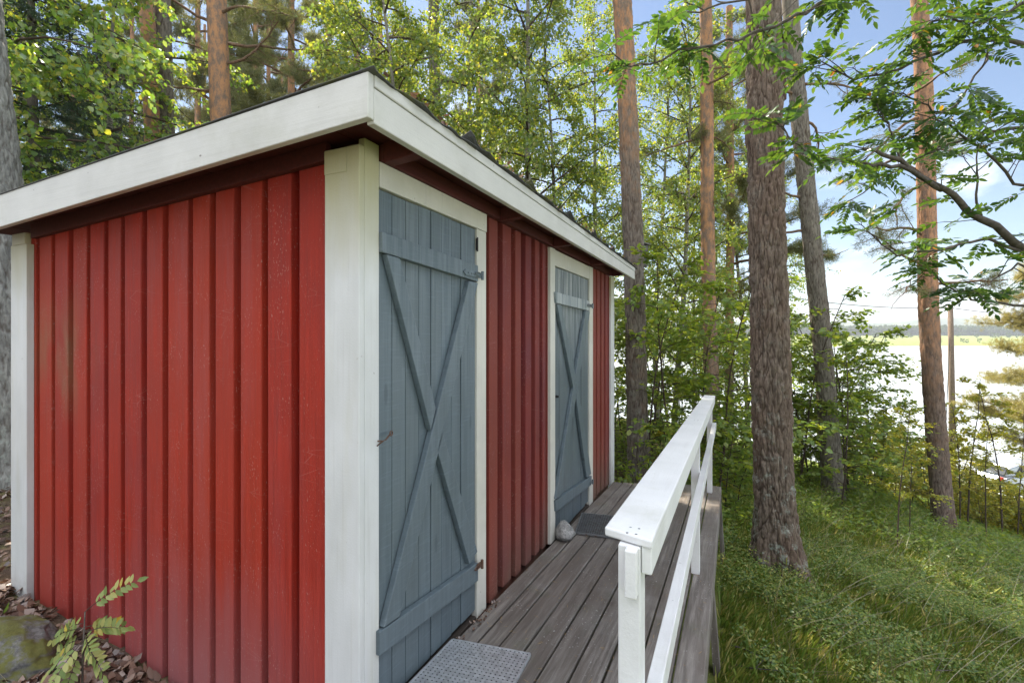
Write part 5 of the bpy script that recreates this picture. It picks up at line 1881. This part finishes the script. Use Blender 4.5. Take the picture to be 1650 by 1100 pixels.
def car():
    p = at(1648, HOR, 24.5)
    gz = at(1640, 741, 24.5).z - 1.47
    e = empty('parked_car', (p.x, p.y, gz), TH + 0.10)
    tag(e, 'silver car parked below the slope, its roof showing through the bushes at the right edge', 'car')
    Lc, Wc = 4.3, 0.86
    lower = [(-2.15, .35), (-2.12, .70), (-1.95, .88), (-1.2, .93), (0, .95), (1.1, .93), (1.75, .84), (2.1, .68), (2.15, .4), (2.05, .25), (-2.05, .25)]
    roofp = [(-1.98, .90), (-1.55, 1.32), (-1.0, 1.45), (-0.2, 1.47), (0.35, 1.42), (1.15, .94)]

    def loft(prof, w0, w1, zt):
        mb = MB()
        n = len(prof)
        rings = []
        for s, wk in ((-1, 1.0), (-1, 0.92), (1, 0.92), (1, 1.0)):
            pass
        yy = [(-w0, 1.0), (-w1, 0.0), (w1, 0.0), (w0, 1.0)]
        for sgn in (-1, -0.55, 0, 0.55, 1):
            for x, z in prof:
                k = (abs(sgn) ** 3)
                wloc = w0 + (w1 - w0) * min(1, max(0, (z - .3) / zt))
                mb.v.append((x * (1 - 0.03 * k), sgn * wloc, z - 0.02 * k))
        for a in range(4):
            for i in range(n):
                j = (i + 1) % n
                mb.f.append((a * n + i, a * n + j, (a + 1) * n + j, (a + 1) * n + i)); mb.m.append(0)
        mb.f.append(tuple(range(n))); mb.f.append(tuple(4 * n + i for i in range(n - 1, -1, -1))); mb.m += [0, 0]
        return mb

    loft(lower, Wc, Wc * .98, .7).build('body', M['car'], e, False, .05)
    loft(roofp, Wc * .99, Wc * .74, 1.2).build('cabin', M['car'], e, False, .06)
    for s in (-1, 1):
        mb = MB()
        q = [(-1.35, .98), (0.85, .98), (0.30, 1.35), (-1.0, 1.38)]
        wl = lambda z: Wc * .99 + (Wc * .74 - Wc * .99) * min(1, max(0, (z - .3) / 1.2)) + .006
        mb.hexa([(x, s * (wl(z) - .02), z) for x, z in q] + [(x, s * wl(z), z) for x, z in q])
        mb.build('side_window', M['car_glass'], e)
    for q in ([(0.42, 1.38), (1.12, .965)], [(-1.60, 1.28), (-1.95, .95)]):
        (xa, za), (xb, zb) = q
        sg = 1 if xa > 0 else -1
        mb = MB()
        mb.hexa([(xa, -.60, za), (xa, .60, za), (xb, .72, zb), (xb, -.72, zb), (xa + sg * .05, -.60, za + .03), (xa + sg * .05, .60, za + .03), (xb + sg * .03, .72, zb + .03), (xb + sg * .03, -.72, zb + .03)])
        mb.build('windscreen', M['car_glass'], e)
    for x in (-1.32, 1.36):
        for s in (-1, 1):
            mb = MB(); mb.tube([(x, s * .70, .31), (x, s * .88, .31)], [.31, .31], 24)
            w = mb.build('wheel', M['tyre'], e, False, .02)
            mb = MB(); mb.tube([(x, s * .881, .31), (x, s * .89, .31)], [.20, .19], 18); mb.build('rim', M['rim'], w)
    for s in (-1, 1):
        mb = MB(); mb.box(1.98, 2.12, s * .62 - .14, s * .62 + .14, .60, .74); mb.build('headlight', M['lamp'], e, False, .02)
        mb = MB(); mb.box(-2.13, -2.02, s * .68 - .1, s * .68 + .1, .66, .86); mb.build('tail_light', M['tail'], e, False, .02)
        mb = MB(); mb.box(.62, .80, s * .98 - .08, s * .98 + .08, .95, 1.08); mb.build('mirror', M['car'], e, False, .03)


car()

#=LIGHT=#
# ================================================================== light, sky, camera
SUN_EL = rad(48)
SUN_AZ = Vector((-0.80, 0.60, 0)).normalized()             # towards the sun, on the ground plane
sun = bpy.data.lights.new('sun', 'SUN')
sun.energy = 5.0
sun.angle = rad(0.5)
sun.color = (1.0, 0.90, 0.74)
so = bpy.data.objects.new('sun', sun)
COL.objects.link(so)
tov = Vector((SUN_AZ.x * math.cos(SUN_EL), SUN_AZ.y * math.cos(SUN_EL), math.sin(SUN_EL)))
so.rotation_euler = tov.to_track_quat('Z', 'Y').to_euler()
so.location = (0, 0, 20)

w = bpy.data.worlds.new('World')
scene.world = w
w.use_nodes = True
nt = w.node_tree
nt.nodes.clear()
out = nt.nodes.new('ShaderNodeOutputWorld')
sky = nt.nodes.new('ShaderNodeTexSky')
sky.sky_type = 'NISHITA'
sky.sun_disc = False
sky.sun_elevation = SUN_EL
sky.sun_rotation = math.atan2(SUN_AZ.x, SUN_AZ.y)
sky.air_density = 1.0
sky.dust_density = 0.15
sky.ozone_density = 2.6
# drifting cloud banks on a flat layer high above
co = nd(nt, 'ShaderNodeTexCoord').outputs['Generated']
sx = nd(nt, 'ShaderNodeSeparateXYZ', Vector=co).outputs
zz = mth(nt, 'MAXIMUM', sx[2], 0.0)
den = mth(nt, 'ADD', zz, 0.16)
cc = nd(nt, 'ShaderNodeCombineXYZ', X=mth(nt, 'DIVIDE', sx[0], den), Y=mth(nt, 'DIVIDE', sx[1], den), Z=0.35).outputs[0]
n1 = nz(nt, mapped(nt, cc, (1, 1, 1), (3.3, 1.7, 0)), 0.85, 9, 0.56, dist=0.3)
cl = maprange(nt, n1, 0.54, 0.70)
lowb = maprange(nt, sx[2], 0.26, 0.04, 0, 0.2)
cl = mth(nt, 'ADD', cl, mth(nt, 'MULTIPLY', lowb, maprange(nt, n1, 0.36, 0.56)), clamp=True)
# unseen bright cloud added overhead and behind the camera as fill light
ahead = mth(nt, 'ADD', mth(nt, 'MULTIPLY', sx[0], FW[0]), mth(nt, 'MULTIPLY', sx[1], FW[1]))
back = mth(nt, 'MAXIMUM', maprange(nt, ahead, 0.25, -0.25, 0, 0.8), maprange(nt, sx[2], 0.60, 0.78))
back = mth(nt, 'MINIMUM', mth(nt, 'MAXIMUM', back, 0.0), 1.0)
cl = mth(nt, 'MAXIMUM', cl, mth(nt, 'MULTIPLY', back, maprange(nt, n1, 0.34, 0.5)))
cl = mth(nt, 'MINIMUM', mth(nt, 'MAXIMUM', cl, 0.0), 1.0)
zen = maprange(nt, sx[2], 0.60, 0.92, 1.0, 4.2)               # added cloud boosted overhead for stronger fill
cloud_col = mixc(nt, maprange(nt, n1, 0.5, 0.75), (8.5, 8.8, 9.3), (13.0, 13.0, 12.8))
cloud_col = mixc(nt, 1.0, cloud_col, nd(nt, 'ShaderNodeCombineColor', Red=zen, Green=zen, Blue=zen).outputs[0], 'MULTIPLY')
mix = mixc(nt, mth(nt, 'MULTIPLY', cl, 0.85), sky.outputs[0], cloud_col)
bg = nd(nt, 'ShaderNodeBackground', Color=mix, Strength=0.063)
nt.links.new(bg.outputs[0], out.inputs['Surface'])

cam = bpy.data.cameras.new('camera')
cam.sensor_width = 36
cam.lens = FPX / 1650 * 36
cam.shift_y = (HOR - 550) / 1650
cam.clip_start = 0.05
cam.clip_end = 6000
cobj = bpy.data.objects.new('camera', cam)
COL.objects.link(cobj)
cobj.location = (CX, CY, CZ)
cobj.rotation_euler = (rad(90), 0, TH)
scene.camera = cobj

scene.view_settings.view_transform = 'Standard'
scene.view_settings.look = 'None'
scene.view_settings.gamma = 1
scene.view_settings.exposure = 1.43
scene.render.engine = 'CYCLES'
cy = scene.cycles
cy.max_bounces = 8
cy.diffuse_bounces = 6
cy.glossy_bounces = 3
cy.transmission_bounces = 4
cy.caustics_reflective = False
cy.caustics_refractive = False
cy.sample_clamp_indirect = 6
cy.use_denoising = True
